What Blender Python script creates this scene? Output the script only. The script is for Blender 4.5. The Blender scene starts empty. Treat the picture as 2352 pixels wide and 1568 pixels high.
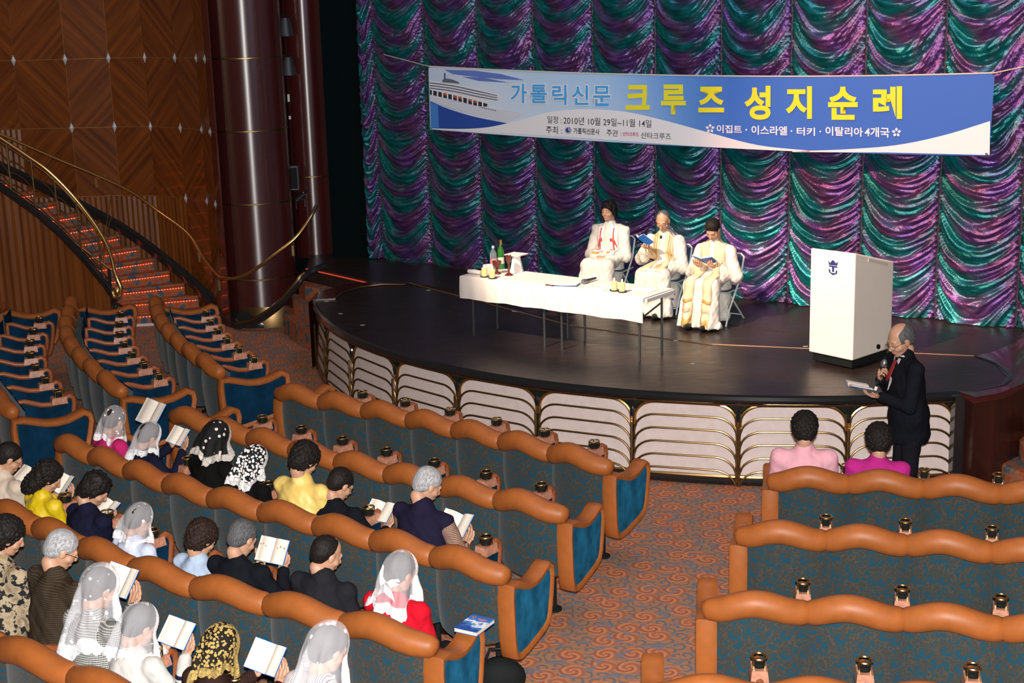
import bpy, math, random
import numpy as np
from mathutils import Vector, Matrix, Euler
from mathutils.bvhtree import BVHTree
random.seed(7); rng = np.random.default_rng(7)
PI = math.pi
scene = bpy.context.scene
COL = scene.collection

# ------------------------------------------------------------------ camera
FOC = 3400.0; PITCH = math.radians(13.6); ROLL = math.radians(1.6); CAMZ = 4.5
fwd = Vector((0, math.cos(PITCH), -math.sin(PITCH)))
_r0 = Vector((1, 0, 0)); _d0 = Vector((0, -math.sin(PITCH), -math.cos(PITCH)))
RX = math.cos(ROLL) * _r0 + math.sin(ROLL) * _d0
DN = -math.sin(ROLL) * _r0 + math.cos(ROLL) * _d0
CAM = Vector((0, 0, CAMZ))
cam = bpy.data.cameras.new('camera'); camo = bpy.data.objects.new('camera', cam); COL.objects.link(camo)
m = Matrix.Identity(4)
for i in range(3):
    m[i][0] = RX[i]; m[i][1] = -DN[i]; m[i][2] = -fwd[i]; m[i][3] = CAM[i]
camo.matrix_world = m
cam.sensor_width = 36; cam.lens = FOC / 2352 * 36; cam.clip_end = 200
scene.camera = camo

def ray(x, y): return fwd + RX * ((x - 1176) / FOC) + DN * ((y - 784) / FOC)
def pz(x, y, z):
    r = ray(x, y); return CAM + r * ((z - CAMZ) / r.z)
def py_(x, y, Y):
    r = ray(x, y); return CAM + r * (Y / r.y)
def pplane(x, y, p0, n):
    r = ray(x, y); return CAM + r * ((Vector(p0) - CAM).dot(n) / r.dot(n))

# ------------------------------------------------------------------ world, lights, exposure
w = bpy.data.worlds.new('world'); scene.world = w; w.use_nodes = True
w.node_tree.nodes['Background'].inputs[0].default_value = (1.0, 0.80, 0.68, 1)
w.node_tree.nodes['Background'].inputs[1].default_value = 0.05
scene.view_settings.view_transform = 'Standard'; scene.view_settings.look = 'None'
scene.view_settings.gamma = 1; scene.view_settings.use_curve_mapping = False
scene.view_settings.exposure = 0.0

def area(name, loc, target, size, power, color, sizey=None, spread=PI):
    l = bpy.data.lights.new(name, 'AREA'); l.energy = power; l.color = color; l.size = size; l.spread = spread
    if sizey: l.shape = 'RECTANGLE'; l.size_y = sizey
    o = bpy.data.objects.new(name, l); COL.objects.link(o); o.location = loc
    o.rotation_euler = (Vector(target) - Vector(loc)).to_track_quat('-Z', 'Y').to_euler()
    return o
def spot(name, loc, target, power, color, angle, blend=.3, radius=.08):
    l = bpy.data.lights.new(name, 'SPOT'); l.energy = power; l.color = color; l.spot_size = math.radians(angle)
    l.spot_blend = blend; l.shadow_soft_size = radius
    o = bpy.data.objects.new(name, l); COL.objects.link(o); o.location = loc
    o.rotation_euler = (Vector(target) - Vector(loc)).to_track_quat('-Z', 'Y').to_euler()
    return o
spot('camera_flash', (0.02, -0.02, 4.68), (0.3, 12, 1.2), 6600, (1, .97, .95), 80, .6, .05)
area('house_light', (-1.5, 9, 8.0), (-1.5, 9, 0), 7, 75, (1, .60, .32))
area('house_light', (3.5, 9, 8.0), (3.5, 9, 0), 4, 60, (1, .60, .32))
area('wall_wash_light', (-8.6, 17.5, 7.0), (-7.0, 21.2, 3.5), 1.2, 45, (1, .72, .45))
spot('stage_spot', (-4.5, 9.0, 8.5), (1.5, 15.6, 1.2), 10500, (1, .80, .60), 17, .5, .1)
spot('stage_spot', (-3.5, 7.5, 8.5), (3.1, 14.4, 1.2), 8500, (1, .74, .56), 13, .5, .1)
spot('stage_spot', (-2.5, 8.5, 8.5), (4.6, 16.0, 2.0), 5200, (1, .42, .28), 26, .8, .1)
area('stage_wash_light', (1.5, 13.5, 9.0), (2.0, 17.5, 1.5), 3, 150, (.62, .66, 1.0))

# ------------------------------------------------------------------ materials
MATS = {}
def mat(name, color=(.5, .5, .5), rough=.5, metal=0., spec=.5, **kw):
    if name in MATS: return MATS[name]
    M = bpy.data.materials.new(name); M.use_nodes = True
    b = M.node_tree.nodes['Principled BSDF']
    b.inputs['Base Color'].default_value = (*color, 1); b.inputs['Roughness'].default_value = rough
    b.inputs['Metallic'].default_value = metal; b.inputs['Specular IOR Level'].default_value = spec
    if 'coat' in kw: b.inputs['Coat Weight'].default_value = kw['coat']; b.inputs['Coat Roughness'].default_value = kw.get('coatr', .1)
    if 'emit' in kw: b.inputs['Emission Color'].default_value = (*kw['emit'], 1); b.inputs['Emission Strength'].default_value = kw.get('es', 1)
    if 'sheen' in kw: b.inputs['Sheen Weight'].default_value = kw['sheen']
    if 'trans' in kw: b.inputs['Transmission Weight'].default_value = kw['trans']
    if 'sss' in kw: b.inputs['Subsurface Weight'].default_value = kw['sss']; b.inputs['Subsurface Scale'].default_value = .01
    MATS[name] = M
    if kw.get('var'):   # noise variation of the own colour + bump
        s, amt, bump = kw['var']
        N = NT(M); c = N.n('ShaderNodeTexCoord')
        nz = N.n('ShaderNodeTexNoise', Scale=s, Detail=4); N.l(c.outputs['Object'], nz.inputs['Vector'])
        r = N.ramp(nz.outputs['Fac'], [(.3, tuple(x * (1 - amt) for x in color)), (.7, tuple(min(1, x * (1 + amt)) for x in color))])
        N.l(r, b.inputs['Base Color'])
        if bump: N.bump(nz.outputs['Fac'], b, bump, kw.get('bd', .01))
    return M
class NT:
    def __init__(s, M): s.M = M; s.t = M.node_tree; s.b = s.t.nodes.get('Principled BSDF')
    def n(s, typ, **kw):
        x = s.t.nodes.new(typ)
        for k, v in kw.items():
            if k in x.inputs.keys(): x.inputs[k].default_value = v
            else: setattr(x, k, v)
        return x
    def l(s, a, b): s.t.links.new(a, b)
    def ramp(s, fac, stops, interp='LINEAR'):
        r = s.t.nodes.new('ShaderNodeValToRGB'); e = r.color_ramp; e.interpolation = interp
        while len(e.elements) < len(stops): e.elements.new(.5)
        for el, (p, c) in zip(e.elements, stops): el.position = p; el.color = (*c, 1)
        s.l(fac, r.inputs[0]); return r.outputs[0]
    def math(s, op, a, b=None):
        x = s.t.nodes.new('ShaderNodeMath'); x.operation = op
        for i, v in enumerate((a, b)):
            if v is None: continue
            if isinstance(v, (int, float)): x.inputs[i].default_value = v
            else: s.l(v, x.inputs[i])
        return x.outputs[0]
    def mix(s, f, a, b):
        x = s.t.nodes.new('ShaderNodeMix'); x.data_type = 'RGBA'
        if isinstance(f, (int, float)): x.inputs[0].default_value = f
        else: s.l(f, x.inputs[0])
        for i, v in ((6, a), (7, b)):
            if isinstance(v, tuple): x.inputs[i].default_value = (*v, 1)
            else: s.l(v, x.inputs[i])
        return x.outputs[2]
    def bump(s, h, b, st=.3, d=.01):
        x = s.t.nodes.new('ShaderNodeBump'); x.inputs['Strength'].default_value = st; x.inputs['Distance'].default_value = d
        s.l(h, x.inputs['Height']); s.l(x.outputs[0], b.inputs['Normal'])
    def swirl(s, vec, scale, freq, seed=0.):
        """rings winding round scattered centres: returns (spiral 0-1, distance to centre, cell colour)"""
        v = s.n('ShaderNodeTexVoronoi', Scale=scale, Randomness=.75); v.voronoi_dimensions = '2D'
        mp = s.n('ShaderNodeMapping'); s.l(vec, mp.inputs[0]); mp.inputs['Location'].default_value = (seed, seed * 1.7, 0)
        mp.inputs['Scale'].default_value = (scale, scale, scale)
        v.inputs['Scale'].default_value = 1; s.l(mp.outputs[0], v.inputs['Vector'])
        sub = s.n('ShaderNodeVectorMath', operation='SUBTRACT'); s.l(mp.outputs[0], sub.inputs[0]); s.l(v.outputs['Position'], sub.inputs[1])
        sp = s.n('ShaderNodeSeparateXYZ'); s.l(sub.outputs[0], sp.inputs[0])
        ang = s.math('ARCTAN2', sp.outputs[1], sp.outputs[0])
        d = v.outputs['Distance']
        ph = s.math('ADD', s.math('MULTIPLY', d, freq), ang)
        return s.math('ADD', s.math('MULTIPLY', s.math('SINE', ph), .5), .5), d, v.outputs['Color']

def coords(N, out='Object'): return N.n('ShaderNodeTexCoord').outputs[out]
def m_carpet():
    M = mat('carpet', rough=.95, spec=.1); N = NT(M); v = coords(N)
    dn = N.n('ShaderNodeTexNoise', Scale=6., Detail=2); N.l(v, dn.inputs['Vector'])
    off = N.n('ShaderNodeVectorMath', operation='MULTIPLY_ADD'); N.l(dn.outputs['Color'], off.inputs[0])
    off.inputs[1].default_value = (.05, .05, 0); N.l(v, off.inputs[2])
    vv = off.outputs[0]
    s1, d1, c1 = N.swirl(vv, 4.4, 14.)
    s2, d2, c2 = N.swirl(vv, 9., 11., 3.)
    or_ = N.ramp(s1, [(.0, (.32, .075, .03)), (.35, (.48, .16, .05)), (.62, (.60, .24, .07)), (.85, (.40, .10, .035)), (1., (.25, .06, .04))])
    bl = N.ramp(s2, [(0, (.04, .11, .17)), (.3, (.24, .15, .09)), (.55, (.42, .14, .04)), (.8, (.36, .11, .035)), (1., (.27, .19, .12))])
    f = N.ramp(d1, [(.36, (0, 0, 0)), (.46, (1, 1, 1))])
    base = N.mix(f, or_, bl)
    bn = N.n('ShaderNodeTexNoise', Scale=9., Detail=3); N.l(v, bn.inputs['Vector'])
    f2 = N.ramp(bn.outputs['Fac'], [(.56, (0, 0, 0)), (.62, (.75, .75, .75))])
    base = N.mix(f2, base, (.085, .15, .21))
    fn = N.n('ShaderNodeTexNoise', Scale=260., Detail=2); N.l(v, fn.inputs['Vector'])
    base2 = N.mix(.16, base, N.ramp(fn.outputs['Fac'], [(.3, (.1, .04, .03)), (.7, (.8, .45, .3))]))
    hs = N.n('ShaderNodeHueSaturation', Value=1.12, Saturation=.95); N.l(base2, hs.inputs['Color']); N.l(hs.outputs[0], N.b.inputs['Base Color']); N.bump(fn.outputs['Fac'], N.b, .4, .004)
    return M
def m_fabric():
    M = mat('seat_fabric', rough=.9, spec=.12, sheen=.15); N = NT(M)
    v = coords(N); mp = N.n('ShaderNodeMapping'); N.l(v, mp.inputs[0]); mp.inputs['Rotation'].default_value = (PI / 2, 0, 0)
    oi = N.n('ShaderNodeObjectInfo'); 
    add = N.n('ShaderNodeVectorMath', operation='ADD'); N.l(mp.outputs[0], add.inputs[0])
    rnd = N.math('MULTIPLY', oi.outputs['Random'], 9.); cb = N.n('ShaderNodeCombineXYZ'); N.l(rnd, cb.inputs[0]); N.l(rnd, cb.inputs[1]); N.l(cb.outputs[0], add.inputs[1])
    s1, d1, c1 = N.swirl(add.outputs[0], 8.6, 11.)
    sp = N.ramp(s1, [(.0, (.007, .055, .095)), (.20, (.008, .058, .095)), (.32, (.036, .040, .036)), (.78, (.034, .042, .040)), (.86, (.085, .055, .034)), (.92, (.034, .042, .040))])
    f = N.ramp(d1, [(.34, (0, 0, 0)), (.42, (1, 1, 1))])
    n2 = N.n('ShaderNodeTexNoise', Scale=28., Detail=1); N.l(add.outputs[0], n2.inputs['Vector'])
    bg = N.ramp(n2.outputs['Fac'], [(.42, (.036, .042, .040)), (.49, (.075, .052, .034)), (.53, (.034, .044, .042)), (.62, (.012, .052, .075))])
    N.l(N.mix(f, sp, bg), N.b.inputs['Base Color'])
    fn = N.n('ShaderNodeTexNoise', Scale=400.); N.l(v, fn.inputs['Vector']); N.bump(fn.outputs['Fac'], N.b, .3, .002)
    return M
def m_wood(name, rotz, c0, c1, coat=.5, sc=(7, .35)):
    M = mat(name, rough=.32, spec=.5, coat=coat, coatr=.08); N = NT(M); v = coords(N)
    mp = N.n('ShaderNodeMapping'); N.l(v, mp.inputs[0]); mp.inputs['Rotation'].default_value = (0, rotz, 0)
    oi = N.n('ShaderNodeObjectInfo')
    m2 = N.n('ShaderNodeMapping'); N.l(mp.outputs[0], m2.inputs[0]); m2.inputs['Scale'].default_value = (sc[0], sc[0], sc[1])
    cb = N.n('ShaderNodeCombineXYZ'); N.l(N.math('MULTIPLY', oi.outputs['Random'], 20.), cb.inputs[0]); N.l(cb.outputs[0], m2.inputs['Location'])
    nz = N.n('ShaderNodeTexNoise', Scale=1.5, Detail=5, Roughness=.6); N.l(m2.outputs[0], nz.inputs['Vector'])
    col = N.ramp(nz.outputs['Fac'], [(.32, c0), (.68, c1)])
    N.l(col, N.b.inputs['Base Color']); return M
def m_attr(name, **kw):
    M = mat(name, **kw); N = NT(M); a = N.n('ShaderNodeAttribute', attribute_name='Col'); N.l(a.outputs['Color'], N.b.inputs['Base Color']); return M

carpet = m_carpet(); fabric = m_fabric()
leather = mat('tan_leather', (.315, .092, .019), .50, spec=.4, var=(9, .12, .15), bd=.006)
leather_dk = mat('leather_edge', (.27, .075, .022), .42, spec=.5, var=(9, .12, .12), bd=.004)
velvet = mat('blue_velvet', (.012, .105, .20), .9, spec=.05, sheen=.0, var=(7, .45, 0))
velvet_dim = mat('dimmed_blue_velvet', (.003, .024, .055), .9, spec=.05, sheen=.0, var=(7, .3, 0))  # same blue velvet, the dim light on the side seats put into its colour
piping_m = mat('red_piping', (.35, .02, .03), .5)
brass = mat('brass', (.75, .52, .20), .26, 1.0)
brass_dk = mat('aged_brass', (.27, .175, .075), .36, 1.0)
chrome = mat('chrome', (.8, .8, .82), .15, 1.)
marble = mat('rose_marble', (.42, .19, .12), .3, var=(30, .35, 0))
black_gl = mat('black_lacquer', (.012, .013, .014), .18, coat=.4)
black_mt = mat('black_matte', (.006, .008, .008), .8, spec=.2)
mahog = m_wood('mahogany', 0, (.045, .006, .005), (.075, .012, .008), .6)
mahog_d = m_wood('dark_mahogany', 0, (.022, .005, .004), (.045, .009, .006), .3)
wood_a = m_wood('veneer_rising', PI / 4, (.070, .015, .002), (.19, .052, .008))
wood_b = m_wood('veneer_falling', -PI / 4, (.070, .015, .002), (.19, .052, .008))
wood_v = m_wood('ribbed_veneer', 0, (.09, .022, .003), (.21, .065, .011), .3, (9, .2))
cream_pad = mat('cream_panel', (.66, .56, .53), .55, var=(12, .06, .05))
skin = mat('skin', (.50, .27, .17), .5, sss=.08, var=(25, .08, 0))
silver = mat('silver_stud', (.42, .46, .50), .45, .25)
white_cl = mat('white_linen', (.68, .62, .58), .75, var=(40, .02, .1), bd=.004)

# ------------------------------------------------------------------ mesh building
class MB:
    def __init__(s): s.v = []; s.f = []; s.mi = []; s.cm = 0
    def add(s, vs, fs):
        b = len(s.v); s.v += [tuple(p) for p in vs]; s.f += [tuple(b + i for i in f) for f in fs]; s.mi += [s.cm] * len(fs); return s
    def box(s, c, d, M=None, taper=None):
        x, y, z = (k / 2 for k in d); vs = []
        for sz in (-1, 1):
            t = 1 if (taper is None or sz < 0) else taper
            for sx, sy in ((-1, -1), (1, -1), (1, 1), (-1, 1)): vs.append(Vector((sx * x * t, sy * y * t, sz * z)))
        if M is not None: vs = [M @ p for p in vs]
        vs = [p + Vector(c) for p in vs]
        return s.add(vs, [(3, 2, 1, 0), (4, 5, 6, 7), (0, 1, 5, 4), (1, 2, 6, 5), (2, 3, 7, 6), (3, 0, 4, 7)])
    def tube(s, pts, r, n=8, closed=False, caps=True, up=(0, 0, 1), flat=1.0):
        pts = [Vector(p) for p in pts]; N = len(pts)
        rs = r if isinstance(r, (list, tuple)) else [r] * N
        vs = []; prev = None
        for i, p in enumerate(pts):
            if closed: t = pts[(i + 1) % N] - pts[i - 1]
            else: t = pts[min(i + 1, N - 1)] - pts[max(i - 1, 0)]
            t.normalize()
            if prev is None:
                a = Vector(up) if abs(t.dot(Vector(up))) < .95 else Vector((1, 0, 0))
            else: a = prev
            b = t.cross(a).normalized(); a = b.cross(t).normalized(); prev = a
            for k in range(n):
                an = 2 * PI * k / n; vs.append(p + (b * math.cos(an) + a * math.sin(an) * flat) * rs[i])
        fs = []
        for i in range(N if closed else N - 1):
            j = (i + 1) % N
            for k in range(n): fs.append((i * n + k, i * n + (k + 1) % n, j * n + (k + 1) % n, j * n + k))
        if caps and not closed: fs += [tuple(range(n))[::-1], tuple((N - 1) * n + k for k in range(n))]
        return s.add(vs, fs)
    def lathe(s, prof, n=24, c=(0, 0, 0), M=None):
        vs = []; fs = []; P = len(prof)
        for k in range(n):
            an = 2 * PI * k / n
            for r, z in prof:
                p = Vector((r * math.cos(an), r * math.sin(an), z))
                if M is not None: p = M @ p
                vs.append(p + Vector(c))
        for k in range(n):
            for i in range(P - 1): fs.append((k * P + i, ((k + 1) % n) * P + i, ((k + 1) % n) * P + i + 1, k * P + i + 1))
        return s.add(vs, fs)
    def prism(s, poly, z0, z1):
        n = len(poly); vs = [(p[0], p[1], z0) for p in poly] + [(p[0], p[1], z1) for p in poly]
        return s.add(vs, [tuple(range(n))[::-1], tuple(range(n, 2 * n))] + [(i, (i + 1) % n, n + (i + 1) % n, n + i) for i in range(n)])
    def slab(s, pts, off):
        """a polygon of 3-D points given thickness by the vector off"""
        n = len(pts); off = Vector(off); vs = [Vector(p) for p in pts] + [Vector(p) + off for p in pts]
        return s.add(vs, [tuple(range(n)), tuple(range(n, 2 * n))[::-1]] + [(i, n + i, n + (i + 1) % n, (i + 1) % n) for i in range(n)])
    def ell(s, c, r, n=12, M=None):
        vs = []; fs = []; m_ = n // 2 + 1
        for i in range(m_ + 1):
            t = PI * i / m_
            for k in range(n):
                a = 2 * PI * k / n; p = Vector((r[0] * math.sin(t) * math.cos(a), r[1] * math.sin(t) * math.sin(a), r[2] * math.cos(t)))
                if M is not None: p = M @ p
                vs.append(p + Vector(c))
        for i in range(m_):
            for k in range(n): fs.append((i * n + k, (i + 1) * n + k, (i + 1) * n + (k + 1) % n, i * n + (k + 1) % n))
        return s.add(vs, fs)
    def grid(s, fn, nu, nv):
        vs = [fn(i / nu, j / nv) for j in range(nv + 1) for i in range(nu + 1)]
        return s.add(vs, [(j * (nu + 1) + i, j * (nu + 1) + i + 1, (j + 1) * (nu + 1) + i + 1, (j + 1) * (nu + 1) + i) for j in range(nv) for i in range(nu)])
    def mesh(s, name, smooth=True, angle=40):
        me = bpy.data.meshes.new(name); me.from_pydata(s.v, [], s.f); me.update()
        if smooth:
            me.shade_smooth()
            try: me.set_sharp_from_angle(angle=math.radians(angle))
            except Exception: pass
        return me
def link(name, me, m=None, parent=None, M=None):
    o = bpy.data.objects.new(name, me); COL.objects.link(o)
    if m is not None and me is not None:
        ml = m if isinstance(m, (list, tuple)) else [m]
        if len(me.materials) == 0:
            for x in ml: me.materials.append(x)
    if parent is not None: o.parent = parent
    if M is not None: o.matrix_local = M
    return o
def obj(name, mb, m, parent=None, M=None, smooth=True, angle=40):
    me = mb.mesh(name, smooth, angle); o = link(name, me, m, parent, M)
    if len(o.data.materials) > 1: o.data.polygons.foreach_set('material_index', mb.mi)
    return o
def thing(name, label, cat, loc=(0, 0, 0), rz=0, group=None, kind=None):
    o = bpy.data.objects.new(name, None); COL.objects.link(o); o.location = loc; o.rotation_euler = (0, 0, rz); o.empty_display_size = .1
    return tag(o, label, cat, group, kind)
def tag(o, label, cat=None, group=None, kind=None):
    if label: o['label'] = label
    if cat: o['category'] = cat
    if group: o['group'] = group
    if kind: o['kind'] = kind
    return o
def struct(name, label=None, loc=(0, 0, 0), rz=0):
    o = thing(name, label, None, loc, rz, None, 'structure'); return o
def npmesh(name, V, F, col=None, smooth=True, colname='Col'):
    me = bpy.data.meshes.new(name); V = np.asarray(V, dtype=np.float32); F = np.asarray(F, dtype=np.int32)
    me.vertices.add(len(V)); me.vertices.foreach_set('co', V.ravel())
    n = F.shape[1]; me.loops.add(F.size); me.loops.foreach_set('vertex_index', F.ravel())
    me.polygons.add(len(F)); me.polygons.foreach_set('loop_start', np.arange(0, F.size, n, dtype=np.int32))
    me.update(calc_edges=True)
    if col is not None:
        a = me.color_attributes.new(colname, 'FLOAT_COLOR', 'POINT'); c4 = np.ones((len(V), 4), dtype=np.float32); c4[:, :col.shape[1]] = col
        a.data.foreach_set('color', c4.ravel())
    if smooth: me.shade_smooth()
    return me
def gridfaces(nu, nv):
    i, j = np.meshgrid(np.arange(nu), np.arange(nv)); a = (j * (nu + 1) + i).ravel()
    return np.stack([a, a + 1, a + nu + 2, a + nu + 1], 1)
def Rz(a): return Matrix.Rotation(a, 4, 'Z')
def T(*p): return Matrix.Translation(Vector(p[0]) if len(p) == 1 else Vector(p))

# ================================================================== SETTING
# floor
fl = MB(); fl.add([(-14, 2, 0), (12, 2, 0), (12, 26, 0), (-14, 26, 0)], [(0, 1, 2, 3)])
fo = obj('floor', fl, carpet, smooth=False); tag(fo, 'orange and blue swirl patterned carpet floor of the theatre', None, None, 'structure')

# ---------------- curtain line
CA = Vector((-1.82, 20.3, 0)); CB = Vector((5.37, 15.07, 0)); cu = (CB - CA).normalized(); cn = Vector((cu.y, -cu.x, 0))  # cn points to the audience
if cn.y > 0: cn = -cn
ZS = .85

# ---------------- stage
SC = Vector((3.18, 18.25, 0)); SR = 5.59
def arc(a0, a1, n, r=SR, c=SC): return [(c.x + r * math.cos(math.radians(a0 + (a1 - a0) * i / n)), c.y + r * math.sin(math.radians(a0 + (a1 - a0) * i / n))) for i in range(n + 1)]
stage = struct('stage', 'black raised theatre stage with a curved front of cream scalloped panels', (0, 0, 0))
A0, A1 = 188., 278.
deck_m = mat('black_stage_deck', (.020, .013, .011), .34, spec=.5)
_N = NT(deck_m); _v = coords(_N); _mp = _N.n('ShaderNodeMapping'); _N.l(_v, _mp.inputs[0]); _mp.inputs['Rotation'].default_value = (0, 0, .63); _mp.inputs['Scale'].default_value = (2, 30, 1)
_nz = _N.n('ShaderNodeTexNoise', Scale=3., Detail=4); _N.l(_mp.outputs[0], _nz.inputs['Vector'])
_N.l(_N.ramp(_nz.outputs['Fac'], [(.3, (.014, .009, .008)), (.7, (.030, .018, .015))]), _N.b.inputs['Base Color']); _N.bump(_nz.outputs['Fac'], _N.b, .12, .004)
_N.l(_N.ramp(_nz.outputs['Fac'], [(.3, (.27,) * 3), (.7, (.46,) * 3)]), _N.b.inputs['Roughness'])
farc = arc(A0, A1, 54)
seamL = (-1.28, 18.38); seamR = (4.5, 13.94)
mb = MB()
apron = [(-1.7, 18.5), (-2.05, 18.28), (-2.3, 17.9)] + farc + [(4.3, 12.72), (4.52, 13.0), (4.62, 13.4), (4.60, 13.75), seamR]
mb.prism(apron, ZS - .07, ZS)
obj('apron_deck', mb, deck_m, stage, smooth=False)
mb = MB()
o2 = Vector((cu.y, -cu.x)) 
main = [(-2.75, 19.75), (-1.79, 18.59), seamL, seamR, (5.2, 13.4), (7.4, 12.9), (8.2, 13.9), (6.6, 15.2), (-1.0, 20.8), (-2.9, 21.4)]
mb.prism(main, ZS - .2, ZS - .001)
obj('main_deck', mb, deck_m, stage, smooth=False)
mb = MB(); mb.tube([(seamL[0], seamL[1], ZS + .002), (.66, 15.72, ZS + .002), (2.0, 14.72, ZS + .002), (seamR[0], seamR[1], ZS + .002)], .007, 4)
obj('deck_seam', mb, mat('seam_metal', (.30, .17, .10), .4, .6), stage)
# rim lip (black moulding, thin gold edge)
mb = MB(); mb.tube([(x, y, ZS - .035) for x, y in arc(A0 - 1, A1, 60, SR + .0)], .042, 8); obj('rim_moulding', mb, black_gl, stage)
mb = MB(); mb.tube([(x, y, ZS - .085) for x, y in arc(A0, A1, 60, SR + .012)], .010, 6); obj('rim_bead', mb, mat('rim_bead', (.10, .045, .02), .25, .6), stage)
# mahogany band on the left shoulder and closing ring
mb = MB()
lb = [(-1.28, 18.38), (-1.7, 18.5), (-2.1, 18.35), (-2.36, 17.95), (-2.42, 17.47)]
li = [(-1.32, 18.22), (-1.62, 18.28), (-1.9, 18.13), (-2.08, 17.8), (-2.12, 17.5)]
mb.prism(lb + li[::-1], ZS + .001, ZS + .012); obj('mahogany_band', mb, mahog, stage, smooth=False)
mb = MB(); mb.tube([(x, y, ZS + .012) for x, y in li], .012, 6); obj('inlay_strip', mb, brass_dk, stage)
# left end skirt wall
mb = MB(); ring = [(-1.79, 18.59), (-2.15, 18.38), (-2.4, 17.97), (-2.43, 17.4)]
for a, b in zip(ring[:-1], ring[1:]): mb.add([(*a, 0), (*b, 0), (*b, ZS - .01), (*a, ZS - .01)], [(0, 1, 2, 3)])
obj('end_skirt', mb, mahog, stage)
# back wall of the front (behind the scallops) and plinth
mb = MB(); bk = arc(A0, A1, 54, SR - .05)
for a, b in zip(bk[:-1], bk[1:]): mb.add([(*a, 0), (*b, 0), (*b, ZS), (*a, ZS)], [(0, 1, 2, 3)])
obj('front_wall', mb, mat('stage_front_green', (.008, .018, .012), .3), stage)
mb = MB(); mb.tube([(x, y, .045) for x, y in arc(A0, A1, 60, SR - .01)], .045, 6); obj('plinth', mb, black_gl, stage)
mb = MB(); mb.tube([(x, y, .085) for x, y in arc(A0, A1, 60, SR + .01)], .022, 8); obj('plinth_rail', mb, brass_dk, stage)

# scalloped bays: five overlapping arched cream panels each, brass trim on each arch
NB = 9; STEP = (A1 - A0) / NB; NP = 6
bay_w = SR * math.radians(STEP) - .035
def arch_pts(wd, z1, rc=.20, n=7):
    """outline of an arch: up the left, over the rounded shoulders, down the right"""
    p = [(-wd / 2, z1 - rc * 1.15)]
    for i in range(n + 1):
        a = PI - PI / 2 * i / n; p.append((-wd / 2 + rc + rc * math.cos(a), z1 - rc * .85 + rc * .85 * math.sin(a)))
    for i in range(n + 1):
        a = PI / 2 - PI / 2 * i / n; p.append((wd / 2 - rc + rc * math.cos(a), z1 - rc * .85 + rc * .85 * math.sin(a)))
    p.append((wd / 2, z1 - rc * 1.15)); return p
panel_me = []; trim_me = []
R0 = SR - .045
def bendxy(x, off):      # bend the flat panel to the stage's curve, local frame of the bay centre (y outward)
    a = x / R0; return Vector(((R0 + off) * math.sin(a), (R0 + off) * math.cos(a) - R0, 0))
for k in range(NP):
    z1 = .755 - k * .122; off = .012 + .011 * k; zb = max(.10, z1 - .235)
    ap = arch_pts(bay_w - .02, z1 - .012)
    mb = MB(); nn = len(ap)
    top = [bendxy(x, off) + Vector((0, 0, max(z, zb))) for x, z in ap]; bot = [bendxy(x, off) + Vector((0, 0, zb)) for x, z in ap]
    tb = [p - Vector((0, .010, 0)) for p in top]; bb = [p - Vector((0, .010, 0)) for p in bot]
    mb.add(top + bot, [(i, nn + i, nn + i + 1, i + 1) for i in range(nn - 1)])
    mb.add(top + tb, [(i, i + 1, nn + i + 1, nn + i) for i in range(nn - 1)])
    panel_me.append(mb.mesh('scallop_panel', angle=30)); panel_me[-1].materials.append(cream_pad)
    mb = MB(); ap2 = arch_pts(bay_w, z1); ap2 = [(ap2[0][0], max(zb, z1 - .30))] + ap2 + [(ap2[-1][0], max(zb, z1 - .30))]
    mb.tube([bendxy(x, off + .004) + Vector((0, 0, z)) for x, z in ap2], .0105 if k else .019, 8)
    trim_me.append(mb.mesh('brass_trim')); trim_me[-1].materials.append(brass_dk if k else brass)
pm = MB(); pm.tube([(0, 0, .04), (0, 0, .56)], .012, 8); post_me = pm.mesh('post'); post_me.materials.append(brass_dk)
pm = MB(); pm.tube([(0, 0, .60), (0, 0, .66), (0, 0, .70)], [.02, .03, .012], 8); pm.lathe([(0, 0), (.048, .0), (.048, .02), (.03, .028), (0, .028)], 16, (0, .0, .755), Matrix.Rotation(-PI / 2, 4, 'X')); bos_me = pm.mesh('boss'); bos_me.materials.append(black_gl)
for i in range(NB + 1):
    a = math.radians(A0 + STEP * i)
    Mx = T(SC.x + R0 * math.cos(a), SC.y + R0 * math.sin(a), 0) @ Rz(a - PI / 2)
    link('post', post_me, parent=stage, M=Mx @ T(0, .075, 0)); link('boss', bos_me, parent=stage, M=Mx @ T(0, .03, 0))
    if i < NB:
        a = math.radians(A0 + STEP * (i + .5))
        Mx = T(SC.x + R0 * math.cos(a), SC.y + R0 * math.sin(a), 0) @ Rz(a - PI / 2)
        for k in range(NP):
            link('scallop_panel', panel_me[k], parent=stage, M=Mx); link('brass_trim', trim_me[k], parent=stage, M=Mx)
# right end: black return and mahogany drum
def pa(x, y, z=ZS): p = pz(x, y, z); return (p.x, p.y)
drum = [(3.97, 12.70), (4.05, 12.50), (4.32, 12.62), (4.70, 12.98), (5.05, 13.45), (5.5, 13.9), (6.2, 14.3), (7.2, 14.4), (6.0, 15.3)]
inner = [(4.5, 13.94), (4.62, 13.64), (4.60, 13.16), (4.42, 12.86), (4.1, 12.68)]
dr = struct('stage_drum', 'dark mahogany curved drum closing the right end of the stage')
mb = MB()
for a, b in zip(drum[:-1], drum[1:]): mb.add([(*a, 0), (*b, 0), (*b, ZS - .02), (*a, ZS - .02)], [(0, 1, 2, 3)])
obj('drum_wall', mb, mahog_d, dr)
mb = MB(); mb.prism(drum[:-1] + [(5.2, 14.6), (4.75, 14.1)] + inner, ZS - .03, ZS + .006); obj('drum_top', mb, mahog, dr, smooth=False)
mb = MB(); mb.tube([(*p, ZS - .03) for p in drum], .022, 8); obj('drum_rim', mb, mahog, dr)
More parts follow.
